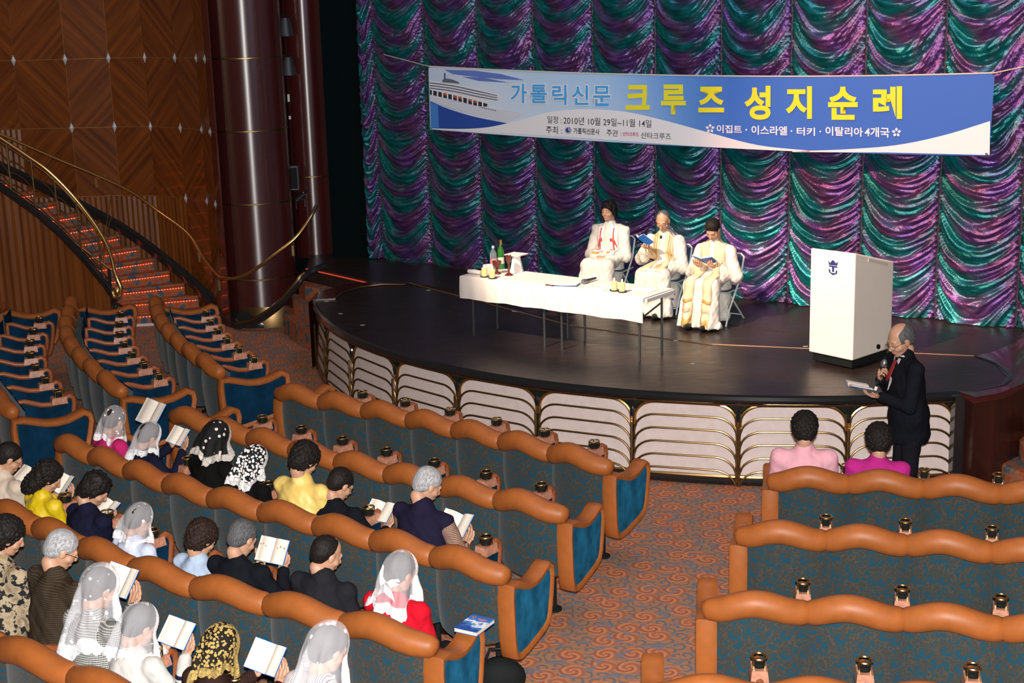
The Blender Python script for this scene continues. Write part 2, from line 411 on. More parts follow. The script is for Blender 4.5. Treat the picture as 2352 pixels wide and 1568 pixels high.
mb = MB(); mb.tube([(*p, ZS + .004) for p in inner], [.012, .03, .045, .03, .012], 8, flat=.35); obj('dark_channel', mb, black_gl, dr)
mb = MB(); mb.box((3.99, 12.66, .42), (.16, .10, .84), Rz(.1)); obj('end_return', mb, black_gl, dr)

# steps from the floor up to the stage on the left
ss = struct('stage_steps', 'carpeted steps with red light strips climbing to the stage between column and apron')
ea, eb = Vector((-2.75, 19.72, 0)), Vector((-1.79, 18.59, 0)); ed = (eb - ea).normalized(); en = Vector((-ed.y, ed.x, 0))
if en.x > 0: en = -en
led = mat('red_led', (.2, .01, .005), .4, emit=(1, .09, .03), es=7)
led_soft = mat('red_led_strip', (.2, .01, .005), .4, emit=(1, .10, .04), es=.55)
stepc = mat('step_carpet', (.30, .11, .06), .95, spec=.1); N = NT(stepc); _v = coords(N)
_n1 = N.n('ShaderNodeTexNoise', Scale=9., Detail=3); N.l(_v, _n1.inputs['Vector'])
N.l(N.ramp(_n1.outputs['Fac'], [(.36, (.05, .10, .14)), (.44, (.20, .12, .09)), (.52, (.36, .11, .04)), (.62, (.30, .06, .03)), (.7, (.22, .15, .11))]), N.b.inputs['Base Color'])
SLEFT = [[(-2.53, 19.44), (-2.70, 19.52), (-2.48, 19.2), (-1.72, 18.50), (-1.72, 18.56)], [(-2.70, 19.56), (-2.87, 19.40), (-2.62, 18.9), (-1.9, 18.2), (-2.40, 19.2)], [(-2.86, 19.5), (-3.02, 19.32), (-2.74, 18.6), (-2.0, 18.0), (-2.6, 18.9)]]
SLEFT = [[(-2.9, 19.9), (-2.75, 19.44), (-2.50, 19.20), (-1.80, 18.42), (-1.79, 18.59), (-2.6, 19.6)], [(-3.0, 19.9), (-2.92, 19.42), (-2.66, 19.02), (-2.2, 18.3), (-2.0, 18.6), (-2.6, 19.6)], [(-3.1, 19.9), (-3.06, 19.42), (-2.80, 18.80), (-2.40, 18.1), (-2.2, 18.3), (-2.6, 19.6)]]
for k in range(3):
    z = ZS - .19 * (k + 1) - .02; mb = MB(); mb.prism(SLEFT[k][::-1], max(0, z - .25), z); obj('step', mb, stepc, ss, smooth=False)
mb = MB(); mb.tube([ea + en * .01 + Vector((0, 0, ZS - .03)), eb + en * .01 + Vector((0, 0, ZS - .03))], .008, 6); obj('light_strip', mb, led_soft, ss)

mb = MB(); mb.box((-4.75, 20.16, .02), (1.3, .03, .035), Rz(.12)); tag(obj('trim_1', mb, mat('pale_nosing', (.55, .52, .50), .4), smooth=False), 'pale metal strip along the foot of the stairs', None, None, 'structure')
rs = struct('right_steps', 'carpeted round steps at the foot of the mahogany drum', (5.0, 12.75, 0))
for k, (r_, z_) in enumerate(((.62, .17), (.42, .34), (.25, .50))):
    mb = MB(); mb.lathe([(r_, 0), (r_, z_ - .02), (r_ - .02, z_), (0, z_)], 36); obj('step', mb, stepc, rs)
# ---------------- black masking wall beside the curtain, column 2
mw = MB(); mw.box((-3.1, 21.35, 3.3), (1.6, .1, 6.6)); mw.box((-2.10, 20.42, 3.9), (.72, .12, 6.1)); tag(obj('wall_side', mw, mat('black_masking', (.0012, .0045, .0055), .9, spec=.05), smooth=False), 'black masking wall between the column and the curtain', None, None, 'structure')

def column(cx, cy, r, z0, z1, bands, label, seams=()):
    c = struct('column', label, (cx, cy, 0))
    mb = MB(); mb.lathe([(r, z0), (r, z1)], 72); obj('shaft', mb, COLM, c)
    for z in bands:
        mb = MB(); mb.lathe([(r, z - .012), (r + .004, z - .008), (r + .004, z + .008), (r, z + .012)], 72); obj('brass_band', mb, brass_dk, c)
    for a in seams:
        mb = MB(); a = math.radians(a); mb.box(((r + .0005) * math.cos(a), (r + .0005) * math.sin(a), (z0 + z1) / 2), (.002, .006, z1 - z0), Rz(a)); obj('joint', mb, black_gl, c, smooth=False)
    return c
COLM = m_wood('polished_mahogany', 0, (.035, .006, .006), (.060, .011, .010), 1.0, (3, .3))
_b = COLM.node_tree.nodes['Principled BSDF']; _b.inputs['Roughness'].default_value = .34; _b.inputs['Coat Weight'].default_value = 0; _b.inputs['IOR'].default_value = 1.9
_b.inputs['Anisotropic'].default_value = .88; _b.inputs['Anisotropic Rotation'].default_value = .25
_tg = COLM.node_tree.nodes.new('ShaderNodeTangent'); _tg.direction_type = 'RADIAL'; _tg.axis = 'Z'; COLM.node_tree.links.new(_tg.outputs[0], _b.inputs['Tangent'])
column(-3.50, 20.38, .515, 0, 7, (3.63, 2.67, 1.69, .65), 'large glossy mahogany column with brass bands beside the staircase', (-118, -60))
column(-2.76, 20.9, .29, .8, 7, (1.95,), 'slimmer glossy mahogany column next to the black masking wall')
mb = MB(); mb.lathe([(.60, .0), (.60, .05), (.56, .16), (.53, .22)], 60); bs = struct('column_skirt', 'flared black and brass foot of the large column', (-3.50, 20.38, 0)); obj('foot_moulding', mb, black_gl, bs)
mb = MB(); mb.lathe([(.61, .0), (.61, .14), (.57, .30)], 40); obj('brass_sleeve', mb, brass_dk, bs, M=T(.12, .02, -.02))

# ---------------- curved panelled wall on the left
WP = [(-3.86, 19.86), (-3.97, 20.03), (-4.15, 20.36), (-4.52, 20.72), (-5.02, 21.08), (-5.56, 21.2), (-6.17, 21.2), (-6.92, 21.28), (-7.65, 21.38), (-8.4, 21.5), (-9.2, 21.65), (-10.0, 21.8)]
WZ = [0., .65, 1.69, 2.67, 3.63, 4.62, 5.6, 6.6]
wall = struct('wall_left', 'curved wall of glossy diagonal veneer panels with silver diamond studs')
mb = MB()
for a, b in zip(WP[:-1], WP[1:]):
    mb.add([(a[0], a[1] + .004, 0), (b[0], b[1] + .004, 0), (b[0], b[1] + .004, 6.6), (a[0], a[1] + .004, 6.6)], [(0, 1, 2, 3)])
obj('backing', mb, mat('joint_brass', (.40, .20, .07), .5, .5), wall, smooth=False)
for i, (a, b) in enumerate(zip(WP[:-1], WP[1:])):
    A = Vector((*a, 0)); B = Vector((*b, 0)); d = B - A; L = d.length; ang = math.atan2(-d.y, -d.x)
    rows = list(zip(WZ[:-1], WZ[1:]))
    if i >= 7: rows = [(0, WZ[3])] + rows[3:]
    elif 3 <= i: rows = [(0, WZ[2])] + rows[2:]
    for j, (z0, z1) in enumerate(rows):
        ribbed = z0 == 0 and i >= 3
        h = z1 - z0; mb = MB(); g = .004
        mb.box((0, 0, 0), (L - g * 2, .02, h - g * 2))
        r_ = WZ.index(z0)
        mt = wood_v if ribbed else (wood_a if (i + r_) % 2 else wood_b)
        if i < 1: mt = mahog
        c = (A + B) / 2
        obj('veneer_panel', mb, mt, wall, M=T(c.x, c.y, (z0 + z1) / 2) @ Rz(ang), smooth=False)
        if ribbed:
            nr = max(3, int(L / .075)); ribs = MB()
            for q in range(nr):
                x = -L / 2 + (q + .5) * L / nr
                ribs.add([(x - L / nr * .48, -.011, -h / 2 + .01), (x, -.026, -h / 2 + .01), (x + L / nr * .48, -.011, -h / 2 + .01), (x - L / nr * .48, -.011, h / 2 - .01), (x, -.026, h / 2 - .01), (x + L / nr * .48, -.011, h / 2 - .01)], [(0, 1, 4, 3), (1, 2, 5, 4)])
            obj('rib', ribs, wood_v, wall, M=T(c.x, c.y, (z0 + z1) / 2) @ Rz(ang), smooth=False)['kind'] = 'stuff'
dm = MB(); dm.add([(0, 0, .078), (.036, 0, 0), (0, 0, -.078), (-.036, 0, 0), (0, -.022, 0)], [(0, 1, 4), (1, 2, 4), (2, 3, 4), (3, 0, 4)])
dm.add([(0, -.023, .034), (.016, -.023, 0), (0, -.023, -.034), (-.016, -.023, 0), (0, -.030, 0)], [(0, 1, 4), (1, 2, 4), (2, 3, 4), (3, 0, 4)])
dme = dm.mesh('diamond_stud', False); dme.materials.append(silver)
for i, p in enumerate(WP[1:-1], 1):
    d = Vector((*WP[i - 1], 0)) - Vector((*WP[i + 1], 0)); ang = math.atan2(d.y, d.x)
    for j, z in enumerate(WZ[1:]):
        if z < 1.0 or (z < 2 and i > 3) or (z < 2.8 and i > 6): continue
        link('diamond_stud', dme, parent=wall, M=T(p[0], p[1] - .012, z) @ Rz(ang))

# ---------------- staircase
RIS = .165
outer_px = [(488, 703), (467, 676), (442, 646), (410, 619), (374, 594), (335, 569), (292, 542), (247, 521)]
inner_px = [(310, 716), (290, 697), (279, 669), (262, 643), (248, 618), (226, 590), (195, 566), (165, 540)]
OP = [pz(x, y, RIS * (k + 1)) for k, (x, y) in enumerate(outer_px)]
IP = [pz(x, y, RIS * (k + 1)) for k, (x, y) in enumerate(inner_px)]
# smooth the plan: outer follows the wall, inner a tighter curve
OP = [Vector((-4.22 - .19 * k - .006 * k * k, min(20.42 + .10 * k, 20.98), RIS * (k + 1))) for k in range(17)]
IP = [Vector((-5.36 - .10 * k - .011 * k * k, 20.22 - .02 * k, RIS * (k + 1))) for k in range(17)]
st = thing('staircase', 'curved carpeted staircase with rows of red step lights climbing left along the veneer wall', 'staircase', (0, 0, 0))
riser_m = carpet
for k in range(16):
    a, b, c, d = IP[k], OP[k], OP[k + 1], IP[k + 1]; z = RIS * (k + 1)
    mb = MB(); mb.prism([(a.x, a.y), (b.x, b.y), (c.x, c.y), (d.x, d.y)], z - .05, z)
    mb.tube([Vector((a.x, a.y, z - .018)), Vector((b.x, b.y, z - .018))], .022, 8)
    mb.add([(a.x, a.y, z - RIS), (b.x, b.y, z - RIS), (b.x, b.y, z - .03), (a.x, a.y, z - .03)], [(0, 1, 2, 3)])
    stp = obj('step', mb, stepc, st, smooth=False)
    if k < 12:
        n = Vector((b.y - a.y, -(b.x - a.x), 0)).normalized(); n = n if n.y < 0 else -n
        lb_ = MB()
        for q in range(26):
            p = a.lerp(b, .04 + .92 * q / 25) + n * .012; lb_.ell((p.x, p.y, z - .062), (.007, .007, .007), 6)
        l_ = obj('step_light', lb_, led, stp); l_['kind'] = 'stuff'
        lb_ = MB(); lb_.tube([a + n * .008 + Vector((0, 0, -.062)), b + n * .008 + Vector((0, 0, -.062))], .004, 5); obj('light_rail', lb_, led_soft, stp)
mb = MB(); mb.tube([Vector((p.x + .02, p.y - .03, p.z + .12)) for p in OP], .055, 8, flat=1.6, up=(0, 0, 1)); obj('outer_stringer', mb, black_gl, st)
mb = MB(); mb.tube([Vector((-3.75, 19.80, .02))] + [Vector((p.x + .05, p.y - .12, p.z + .04)) for p in OP[:1]] + [Vector((p.x + .02, p.y - .05, p.z + .12)) for p in OP[1:3]], .05, 8, flat=1.4); obj('stringer_foot', mb, black_gl, st)
# inner wall under the stair with its black capping
inn_px = [(268, 690, 20.15), (245, 655, 20.1), (200, 600, 20.05), (143, 539, 20.0), (90, 492, 19.97), (40, 456, 19.95), (0, 428, 19.93), (-70, 385, 19.9)]
inn = [py_(x, y, Y) for x, y, Y in inn_px]
iw = MB()
for a, b in zip(inn[:-1], inn[1:]): iw.add([(a.x, a.y, 0), (b.x, b.y, 0), (b.x, b.y, b.z), (a.x, a.y, a.z)], [(0, 1, 2, 3)])
nrib = 0
for a, b in zip(inn[:-1], inn[1:]):
    n = max(2, int((a - b).length / .11))
    for q in range(n):
        p0 = a.lerp(b, q / n); p1 = a.lerp(b, (q + 1) / n); pm_ = (p0 + p1) / 2 - Vector((0, .022, 0))
        iw.add([(p0.x, p0.y, 0), (pm_.x, pm_.y, 0), (p1.x, p1.y, 0), (p0.x, p0.y, p0.z), (pm_.x, pm_.y, pm_.z), (p1.x, p1.y, p1.z)], [(0, 3, 4, 1), (1, 4, 5, 2)])
obj('inner_wall', iw, wood_v, st, smooth=False)
mb = MB(); mb.tube([p + Vector((0, -.01, .0)) for p in inn], .06, 8, flat=.9); obj('inner_stringer', mb, black_gl, st)
mb = MB(); mb.tube([p + Vector((.02, .05, .075)) for p in inn[1:]], .012, 6); obj('edge_strip', mb, brass_dk, st)
# balustrade
def rail_pts(pxs): return [py_(x, y, Y) for x, y, Y in pxs]
bal = thing('balustrade', 'brass handrail with curled end and scrolled bars on the inner side of the stairs', 'balustrade', (0, 0, 0))
rp = rail_pts([(-60, 278, 19.9), (0, 316, 19.93), (60, 356, 19.95), (110, 392, 19.97), (166, 448, 20.0), (212, 506, 20.05), (240, 552, 20.08), (256, 592, 20.1), (262, 620, 20.1)])
def cr(pts, n=6):      # Catmull-Rom
    P = [Vector(p) for p in pts]; P = [P[0] * 2 - P[1]] + P + [P[-1] * 2 - P[-2]]; out = []
    for i in range(1, len(P) - 2):
        for k in range(n):
            t = k / n; a, b, c, d = P[i - 1:i + 3]
            out.append(.5 * ((2 * b) + (c - a) * t + (2 * a - 5 * b + 4 * c - d) * t * t + (3 * b - 3 * c + d - a) * t ** 3))
    return out + [P[-2]]
mb = MB(); mb.tube(cr(rp), .026, 10); obj('handrail', mb, brass, bal)
mb = MB(); mb.tube([p - Vector((0, 0, .06)) for p in cr(rp)[:-12]], .009, 6); obj('lower_rail', mb, brass_dk, bal)
e = rp[-1]
mb = MB(); mb.tube(cr([e, e + Vector((.03, 0, -.12)), e + Vector((.07, -.01, -.24)), e + Vector((.05, -.01, -.36)), e + Vector((-.02, 0, -.38)), e + Vector((-.045, 0, -.30)), e + Vector((0, 0, -.26))]), [.026] * 6 + [.034] * 12 + [.04] * 12 + [.03] * 7, 10); obj('scroll', mb, brass, bal)
mb = MB(); mb.ell(e + Vector((.02, -.01, -.30)), (.055, .05, .075), 14); obj('volute', mb, brass, bal)
mb = MB(); mb.tube([e + Vector((-.07, .0, .02)), e + Vector((-.07, 0, -.50))], .022, 8); mb.lathe([(0, 0), (.07, .01), (.085, .05), (.07, .10), (.03, .13), (0, .13)], 16, e + Vector((-.0, 0, -.60))); obj('newel', mb, black_gl, bal)
mb = MB()
for q in range(5): mb.tube([e + Vector((-.05 + .03 * q, 0, -.62)), e + Vector((-.05 + .03 * q, 0, -.82))], .009, 6)
obj('newel_foot', mb, brass_dk, bal)
def at_x(pts, x):
    for a, b in zip(pts[:-1], pts[1:]):
        if (a.x - x) * (b.x - x) <= 0: return a.lerp(b, (x - a.x) / (b.x - a.x + 1e-9))
    return pts[-1]
R2 = cr(rp); I2 = inn
xs = [-5.38, -5.62, -5.86, -6.12, -6.40, -6.70, -7.0]
for q, x in enumerate(xs):
    t_, b_ = at_x(R2, x), at_x(I2, x)
    mb = MB(); mb.tube([t_ - Vector((0, 0, .03)), b_ + Vector((0, 0, .05))], .011, 6); obj('baluster', mb, brass_dk, bal)
for q, (x0, x1) in enumerate(zip(xs[:-1], xs[1:])):
    xm = (x0 + x1) / 2
    for s in range(4):
        t_, b_ = at_x(R2, x0), at_x(I2, x0); z = b_.z + (t_.z - b_.z) * (.22 + .22 * s); t2, b2 = at_x(R2, x1), at_x(I2, x1); z2 = b2.z + (t2.z - b2.z) * (.22 + .22 * s)
        pts = []
        for u in range(9):
            a = PI * u / 8; pts.append(Vector((x0 + (x1 - x0) * (.5 - .5 * math.cos(a)) , t_.y, z + (z2 - z) * (.5 - .5 * math.cos(a)) + .09 * math.sin(a) - .05)))
        mb = MB(); mb.tube(pts, .0065, 5); obj('scroll_bar', mb, brass_dk, bal)
# glass infill of the first bays
gm = mat('smoked_glass', (.35, .42, .38), .05, trans=1.0, spec=.5)
# wall handrail
hr = thing('wall_handrail', 'brass handrail running down the veneer wall and sweeping round the column to the stage', 'handrail', (0, 0, 0))
hp = rail_pts([(-50, 290, 20.95), (0, 308, 20.95), (133, 366, 20.95), (206, 396, 20.95), (298, 439, 20.9), (365, 486, 20.75), (431, 535, 20.45), (464, 585, 20.15), (494, 624, 19.85), (515, 637, 19.65), (545, 638, 19.5), (580, 622, 19.42), (630, 585, 19.38), (680, 545, 19.42), (713, 499, 19.55), (726, 472, 19.7)])
mb = MB(); mb.tube(cr(hp), .024, 10); obj('rail', mb, brass, hr)
for x, y, Y in [(56, 333, 20.97), (220, 405, 20.95), (357, 480, 20.8), (457, 575, 20.25), (503, 640, 19.8), (672, 560, 19.5)]:
    p = py_(x, y, Y); mb = MB(); mb.box(p + Vector((0, 0, -.09)), (.03, .03, .14)); mb.tube([p + Vector((0, 0, -.03)), p + Vector((.02, .10, -.05))], .008, 6); obj('bracket', mb, brass, hr)
# stringer of the stage steps
sp_ = rail_pts([(545, 748, 19.7), (590, 735, 19.55), (640, 700, 19.4), (680, 655, 19.35), (700, 632, 19.4), (745, 612, 19.6)])
mb = MB(); mb.tube(cr(sp_), .055, 8); g = struct('stage_step_stringer', 'black and brass curb rising round the column to the stage'); obj('curb', mb, black_gl, g)
mb = MB(); mb.tube([p + Vector((0, -.035, .04)) for p in cr(sp_)[:-6]], .02, 8); obj('curb_trim', mb, brass_dk, g)

# ---------------- equipment between the columns
def par_can(x, y, label, rot=0.):
    p = py_(x, y, 20.45); t = thing('stage_light', label, 'stage light', p, rot)
    mb = MB(); mb.lathe([(.055, -.12), (.075, -.05), (.10, .09), (.11, .12), (.10, .12), (.07, .0), (0, .0)], 20, M=Matrix.Rotation(PI, 4, 'X')); obj('housing', mb, mat('lamp_grey', (.05, .055, .06), .4, .5), t)
    mb = MB(); mb.tube([(-.10, 0, 0), (-.12, 0, .12), (0, 0, .17), (.12, 0, .12), (.10, 0, 0)], .008, 6); obj('yoke', mb, black_mt, t)
    mb = MB(); mb.lathe([(0, .0), (.105, .0)], 20, (0, 0, -.121)); obj('lens', mb, mat('lamp_lens', (.12, .15, .22), .15), t)
    return t
par_can(655, 62, 'upper grey spotlight hanging in the gap between the columns')
par_can(662, 152, 'lower grey spotlight hanging in the gap between the columns', .4)
p = py_(676, 408, 20.5); t = thing('loudspeaker', 'grey box loudspeaker in the gap between the columns', 'loudspeaker', p)
mb = MB(); mb.box((0, 0, 0), (.12, .12, .33)); obj('cabinet', mb, mat('speaker_grey', (.06, .07, .07), .6), t, smooth=False)
mb = MB(); mb.box((0, -.063, 0), (.10, .006, .29)); obj('grille', mb, black_mt, t, smooth=False)
p = py_(690, 455, 20.3); t = thing('clamp_light', 'small black clamp light low between the columns', 'stage light', p)
mb = MB(); mb.tube([(-.05, 0, -.03), (.06, 0, .06)], [.05, .035], 12); mb.tube([(.06, 0, .06), (.11, 0, .13)], .015, 8); obj('head', mb, black_gl, t)
mb = MB(); mb.tube([(-.06, -.02, -.14), (-.06, -.02, -.02), (.06, -.02, -.02), (.06, -.02, -.12)], .006, 6); obj('bracket', mb, chrome, t)
pts = [py_(648, y, 20.55) for y in (170, 230, 300, 370, 440)]
mb = MB(); mb.tube(pts, .02, 6); mb2 = mb
t = thing('cable_bundle', 'black cable bundle hanging between the columns', 'cable', pts[-1]); obj('cable', mb, black_mt, t, M=T(-pts[-1]))
for (x, y, h) in [(663, 225, .10), (666, 270, .045)]: mb = MB(); q = py_(x, y, 20.4); mb.box(q - pts[-1], (.03, .02, h)); obj('cable_tag', mb, mat('tag_white', (.4, .45, .42), .6), t)

# ================================================================== CURTAIN
ang_c = math.atan2(cu.y, cu.x)
cur = thing('stage_curtain', 'purple and teal metallic stage curtain gathered into swagged columns', 'curtain', CA, ang_c)
curt_m = m_attr('shot_lame', rough=.30, metal=.60, spec=.6)
_N = NT(curt_m); _v = coords(_N); _nz = _N.n('ShaderNodeTexNoise', Scale=38., Detail=4, Roughness=.6); _N.l(_v, _nz.inputs['Vector']); _N.bump(_nz.outputs['Fac'], _N.b, .38, .014)
PITCHC = .868; S0 = .13
def swag_column(k):
    nu, nz = 44, 300; u = np.linspace(0, 1, nu + 1); z = np.linspace(.86, 5.5, nz + 1)
    U, Z = np.meshgrid(u, z); r = np.random.default_rng(k + 40)
    e = np.sin(PI * U)
    def wob(a, b, s): p = r.uniform(0, 6.28, 4); return s * (np.sin(a * U * 6.28 + b * Z + p[0]) + .6 * np.sin(a * 1.7 * U * 6.28 - b * 2.1 * Z + p[1]) + .4 * np.sin(a * 3.1 * U * 6.28 + b * 4.3 * Z + p[2]))
    skew = .12 * np.sin(Z * 3.1 + k) 
    sag = .40 * np.power(np.clip(np.sin(PI * np.clip(U + skew * U * (1 - U), 0, 1)), 0, 1), .62) + .05 * (U - .5) * np.sin(k * 2.)
    q = Z + sag + wob(.5, 1.6, .014) + .03 * np.sin(2 * PI * Z / .9 + k)
    ph = q / .205 + r.uniform(0, 1)
    fr = ph - np.floor(ph); fold = np.where(fr < .72, np.sin(fr / .72 * PI / 2), np.cos((fr - .72) / .28 * PI / 2))
    ph2 = q / .082 + 1.3 * np.sin(3 * U + Z * 2) ; ph3 = q / .047 + 2 * np.sin(4 * U - Z)
    A = np.power(e, .45)
    out = .02 + .105 * np.power(e, .7) + A * (.074 * fold) + .026 * np.sin(2 * PI * ph2) * (1.15 - .8 * e) + .0065 * np.sin(2 * PI * ph3) + wob(1.3, 7., .004)
    edge = np.exp(-np.minimum(U, 1 - U) / .035)
    out += edge * .012 * np.sin(Z * 95 + k) 
    X = S0 + PITCHC * (k + U) + .012 * np.sin(Z * 9 + k) * e
    hem = (Z < .95); Zp = Z - .05 * np.exp(-(Z - .86) / .05) * (1 - e) * 0
    # the cloth changes colour with the run of each fold: teal crests, violet flanks, more teal left of centre
    c = .5 + .62 * np.sin(2 * PI * (ph * .5) + 2.2 * (U - .5)) - 1.0 * (U - .5) + wob(.9, 3., .20) + .25 * np.sin(2 * PI * ph2 * .5)
    c = np.clip(c, 0, 1)[..., None]
    teal = np.array([.002, .17, .18]); vio = np.array([.125, .052, .23]); cop = np.array([.16, .06, .10]); dk = np.array([.02, .02, .05])
    mixv = np.clip(.5 + wob(1.4, 5.2, .5), 0, 1)[..., None]
    col = teal * c + (vio * (1 - mixv * .45) + cop * mixv * .45) * (1 - c)
    val = (.42 + .58 * fold * A + .0 * e)[..., None]; val = np.clip(val + edge[..., None] * .0, 0, 1)
    col = col * (.75 + .25 * np.clip(.5 + wob(2., 9., .6), 0, 1)[..., None])
    V = np.stack([X, -out, Zp], -1).reshape(-1, 3)
    return npmesh('swag_column', V, gridfaces(nu, nz), col.reshape(-1, 3)), None
for k in range(11):
    me, _ = swag_column(k); me.materials.append(curt_m); link('swag_column', me, parent=cur)
# narrow strip left of the first seam
me, _ = swag_column(-1); me.materials.append(curt_m); 
import numpy as _np
o = link('edge_drape', me, parent=cur); o.scale = (.26, 1, 1); o.location = (S0 - (S0 + 0) * .26 , 0, 0)
o.location.x = S0 * (1 - .26) 
rope_m = mat('curtain_tape', (.035, .02, .035), .6, var=(60, .4, 0))
for k in range(11):
    mb = MB(); x = S0 + PITCHC * k
    pts = [(x + .006 * math.sin(j * 2.2 + k), -.035 - .004 * math.sin(j * 3.), .87 + j * .1) for j in range(47)]
    mb.tube(pts, [.016 + .005 * (j % 2) for j in range(47)], 6); obj('gather_tape', mb, rope_m, cur)
mb = MB(); mb.tube([(0, -.02, .86), (0, -.02, 5.5)], .008, 6); obj('edge_wire', mb, mat('edge_wire', (.35, .33, .28), .5), cur)
# small black feet of gathered cloth lines
p = pz(925, 597, ZS); t = thing('microphone_stand', 'thin black microphone stand in front of the left edge of the curtain', 'microphone stand', p)
mb = MB(); mb.tube([(0, 0, .0), (0, 0, .85)], .011, 8); obj('pole', mb, black_mt, t)
mb = MB(); mb.lathe([(0, 0), (.11, 0), (.10, .02), (.02, .04), (0, .04)], 20); obj('base', mb, black_mt, t)
mb = MB(); mb.tube([(0, 0, .62), (.03, -.03, .70), (.0, -.02, .84)], [.014, .02, .012], 8); obj('clip', mb, black_mt, t)

# ================================================================== BANNER
BN0 = CA + cn * .50
def bp(x, y, off=0.): return pplane(x, y, BN0 + cn * off, cn)
ban = thing('banner', 'long printed blue and white banner with yellow Korean lettering and a cruise ship', 'banner', bp(1600, 300))
BI = Matrix.Translation(-ban.location)
TL, TR, BR_, BL = [bp(*q) for q in ((984, 152), (2285, 167), (2272, 358), (988, 297))]
TM, BM = bp(1600, 173.5), bp(1600, 337)
def bez(a, m_, b, t): c = m_ * 2 - (a + b) * .5; return a * (1 - t) ** 2 + c * 2 * t * (1 - t) + b * t * t
def bsurf(u, v, off=0.): return bez(TL, TM, TR, u) * (1 - v) + bez(BL, BM, BR_, u) * v + cn * off
bm_ = mat('banner_print', rough=.5, spec=.3); N = NT(bm_); uvn = N.n('ShaderNodeAttribute', attribute_name='Col'); sp = N.n('ShaderNodeSeparateColor'); N.l(uvn.outputs['Color'], sp.inputs[0])
base = N.ramp(sp.outputs[0], [(0, (.50, .62, .80)), (.10, (.58, .70, .84)), (.2, (.46, .64, .84)), (.33, (.36, .58, .84)), (.45, (.13, .32, .72)), (.56, (.045, .16, .55)), (1, (.040, .14, .50))])
low = N.ramp(sp.outputs[1], [(0, (0, 0, 0)), (.9, (1, 1, 1))]); lm = N.ramp(sp.outputs[0], [(.05, (0, 0, 0)), (.12, (.5, .5, .5)), (.30, (.35, .35, .35)), (.5, (0, 0, 0))])
mm = N.n('ShaderNodeMath', operation='MULTIPLY'); N.l(low, mm.inputs[0]); N.l(lm, mm.inputs[1])
N.l(N.mix(mm.outputs[0], base, (.80, .85, .90)), N.b.inputs['Base Color'])
nu, nv = 80, 8; V = []; Cc = []
for j in range(nv + 1):
    for i in range(nu + 1): V.append(BI @ bsurf(i / nu, j / nv)); Cc.append((i / nu, j / nv, 0))
me = npmesh('sheet', [tuple(v) for v in V], gridfaces(nu, nv), np.array(Cc)); me.materials.append(bm_); link('sheet', me, parent=ban)
def flat(name, pxs, m, off=.004, par=None):
    mb = MB(); pts = [BI @ bp(x, y, off) for x, y in pxs]; mb.add(pts, [tuple(range(len(pts)))]); return obj(name, mb, m, par or ban, smooth=False)
def crp(pxs, n=8):
    return [(v.x, v.y) for v in cr([(x, y, 0) for x, y in pxs], n)]
P_ = lambda n, c: mat('print_' + n, c, .5, spec=.3)
wh = P_('white', (.80, .80, .82)); navy = P_('navy', (.02, .05, .22)); yel = P_('yellow', (.80, .74, .035)); skyb = P_('sky_blue', (.07, .38, .80)); ink = P_('ink', (.06, .06, .07))
# clouds and sea
flat('print_sea', [(988, 232)] + crp([(988, 232), (1030, 250), (1090, 268), (1165, 283)]) + crp([(1165, 283), (1120, 292), (1060, 296), (989, 294)]), P_('sea', (.025, .075, .36)), .003)
flat('print_sea_light', [(988, 234), (1006, 242), (1008, 293), (989, 293)], P_('sea2', (.06, .22, .60)), .0035)
for pts in ([(1020, 160), (1090, 162), (1150, 170), (1205, 184), (1150, 182), (1085, 176), (1040, 170)], [(1060, 176), (1110, 178), (1170, 190), (1100, 186)]):
    flat('print_cloud', pts, P_('cloud', (.12, .20, .55)), .003)
# ship
flat('print_hull', [(987, 215)] + crp([(987, 215), (1040, 232), (1090, 243), (1140, 250), (1205, 260)]) + crp([(1205, 260), (1190, 268), (1170, 278), (1165, 281)]) + crp([(1165, 281), (1110, 268), (1040, 248), (988, 231)]), P_('hull', (.62, .66, .74)), .006)
flat('print_upper_deck', crp([(987, 185), (1040, 192), (1100, 205), (1148, 217)]) + crp([(1150, 226), (1130, 232), (1120, 240), (1090, 240), (987, 212)]), P_('deck', (.70, .72, .76)), .0065)
for dy in (0, 6, 12):
    flat('print_deck_line', crp([(987, 189 + dy), (1040, 196 + dy), (1100, 209 + dy), (1142, 219 + dy * .8)], 4) + crp([(1142, 221 + dy * .8), (1100, 211.5 + dy), (1040, 198.5 + dy), (987, 191.5 + dy)], 4), P_('shadow', (.10, .12, .20)), .0075)
flat('print_boat_deck', crp([(987, 206), (1040, 218), (1100, 233), (1120, 239)], 4) + crp([(1118, 245), (1095, 243), (1040, 229), (987, 217)], 4), P_('dark', (.035, .035, .06)), .008)
for i in range(11):
    x = 992 + i * 11.5; y = 209.5 + i * 2.75; flat('print_davit', [(x, y - 4), (x + 3, y - 3), (x + 3, y + 10), (x, y + 9)], wh, .009)
for i in (2, 4, 5, 7, 8): x = 996 + i * 11.5; y = 208.5 + i * 2.75; flat('print_lifeboat', [(x, y), (x + 8, y + 2), (x + 7, y + 6), (x + 1, y + 4)], P_('boat', (.65, .10, .04)), .009)
for i in range(7): x = 1106 + i * 5; y = 246 + i * 1.1; flat('print_window', [(x, y), (x + 3, y + .6), (x + 3, y + 2.6), (x, y + 2)], ink, .009)
flat('print_funnel', crp([(1015, 186), (1022, 180), (1040, 183), (1054, 189)], 4) + [(1056, 192), (1016, 189)], P_('funnel', (.12, .14, .18)), .0085)
flat('print_mast', [(1020, 167), (1023, 168), (1023, 181), (1020, 180)], navy, .0085)
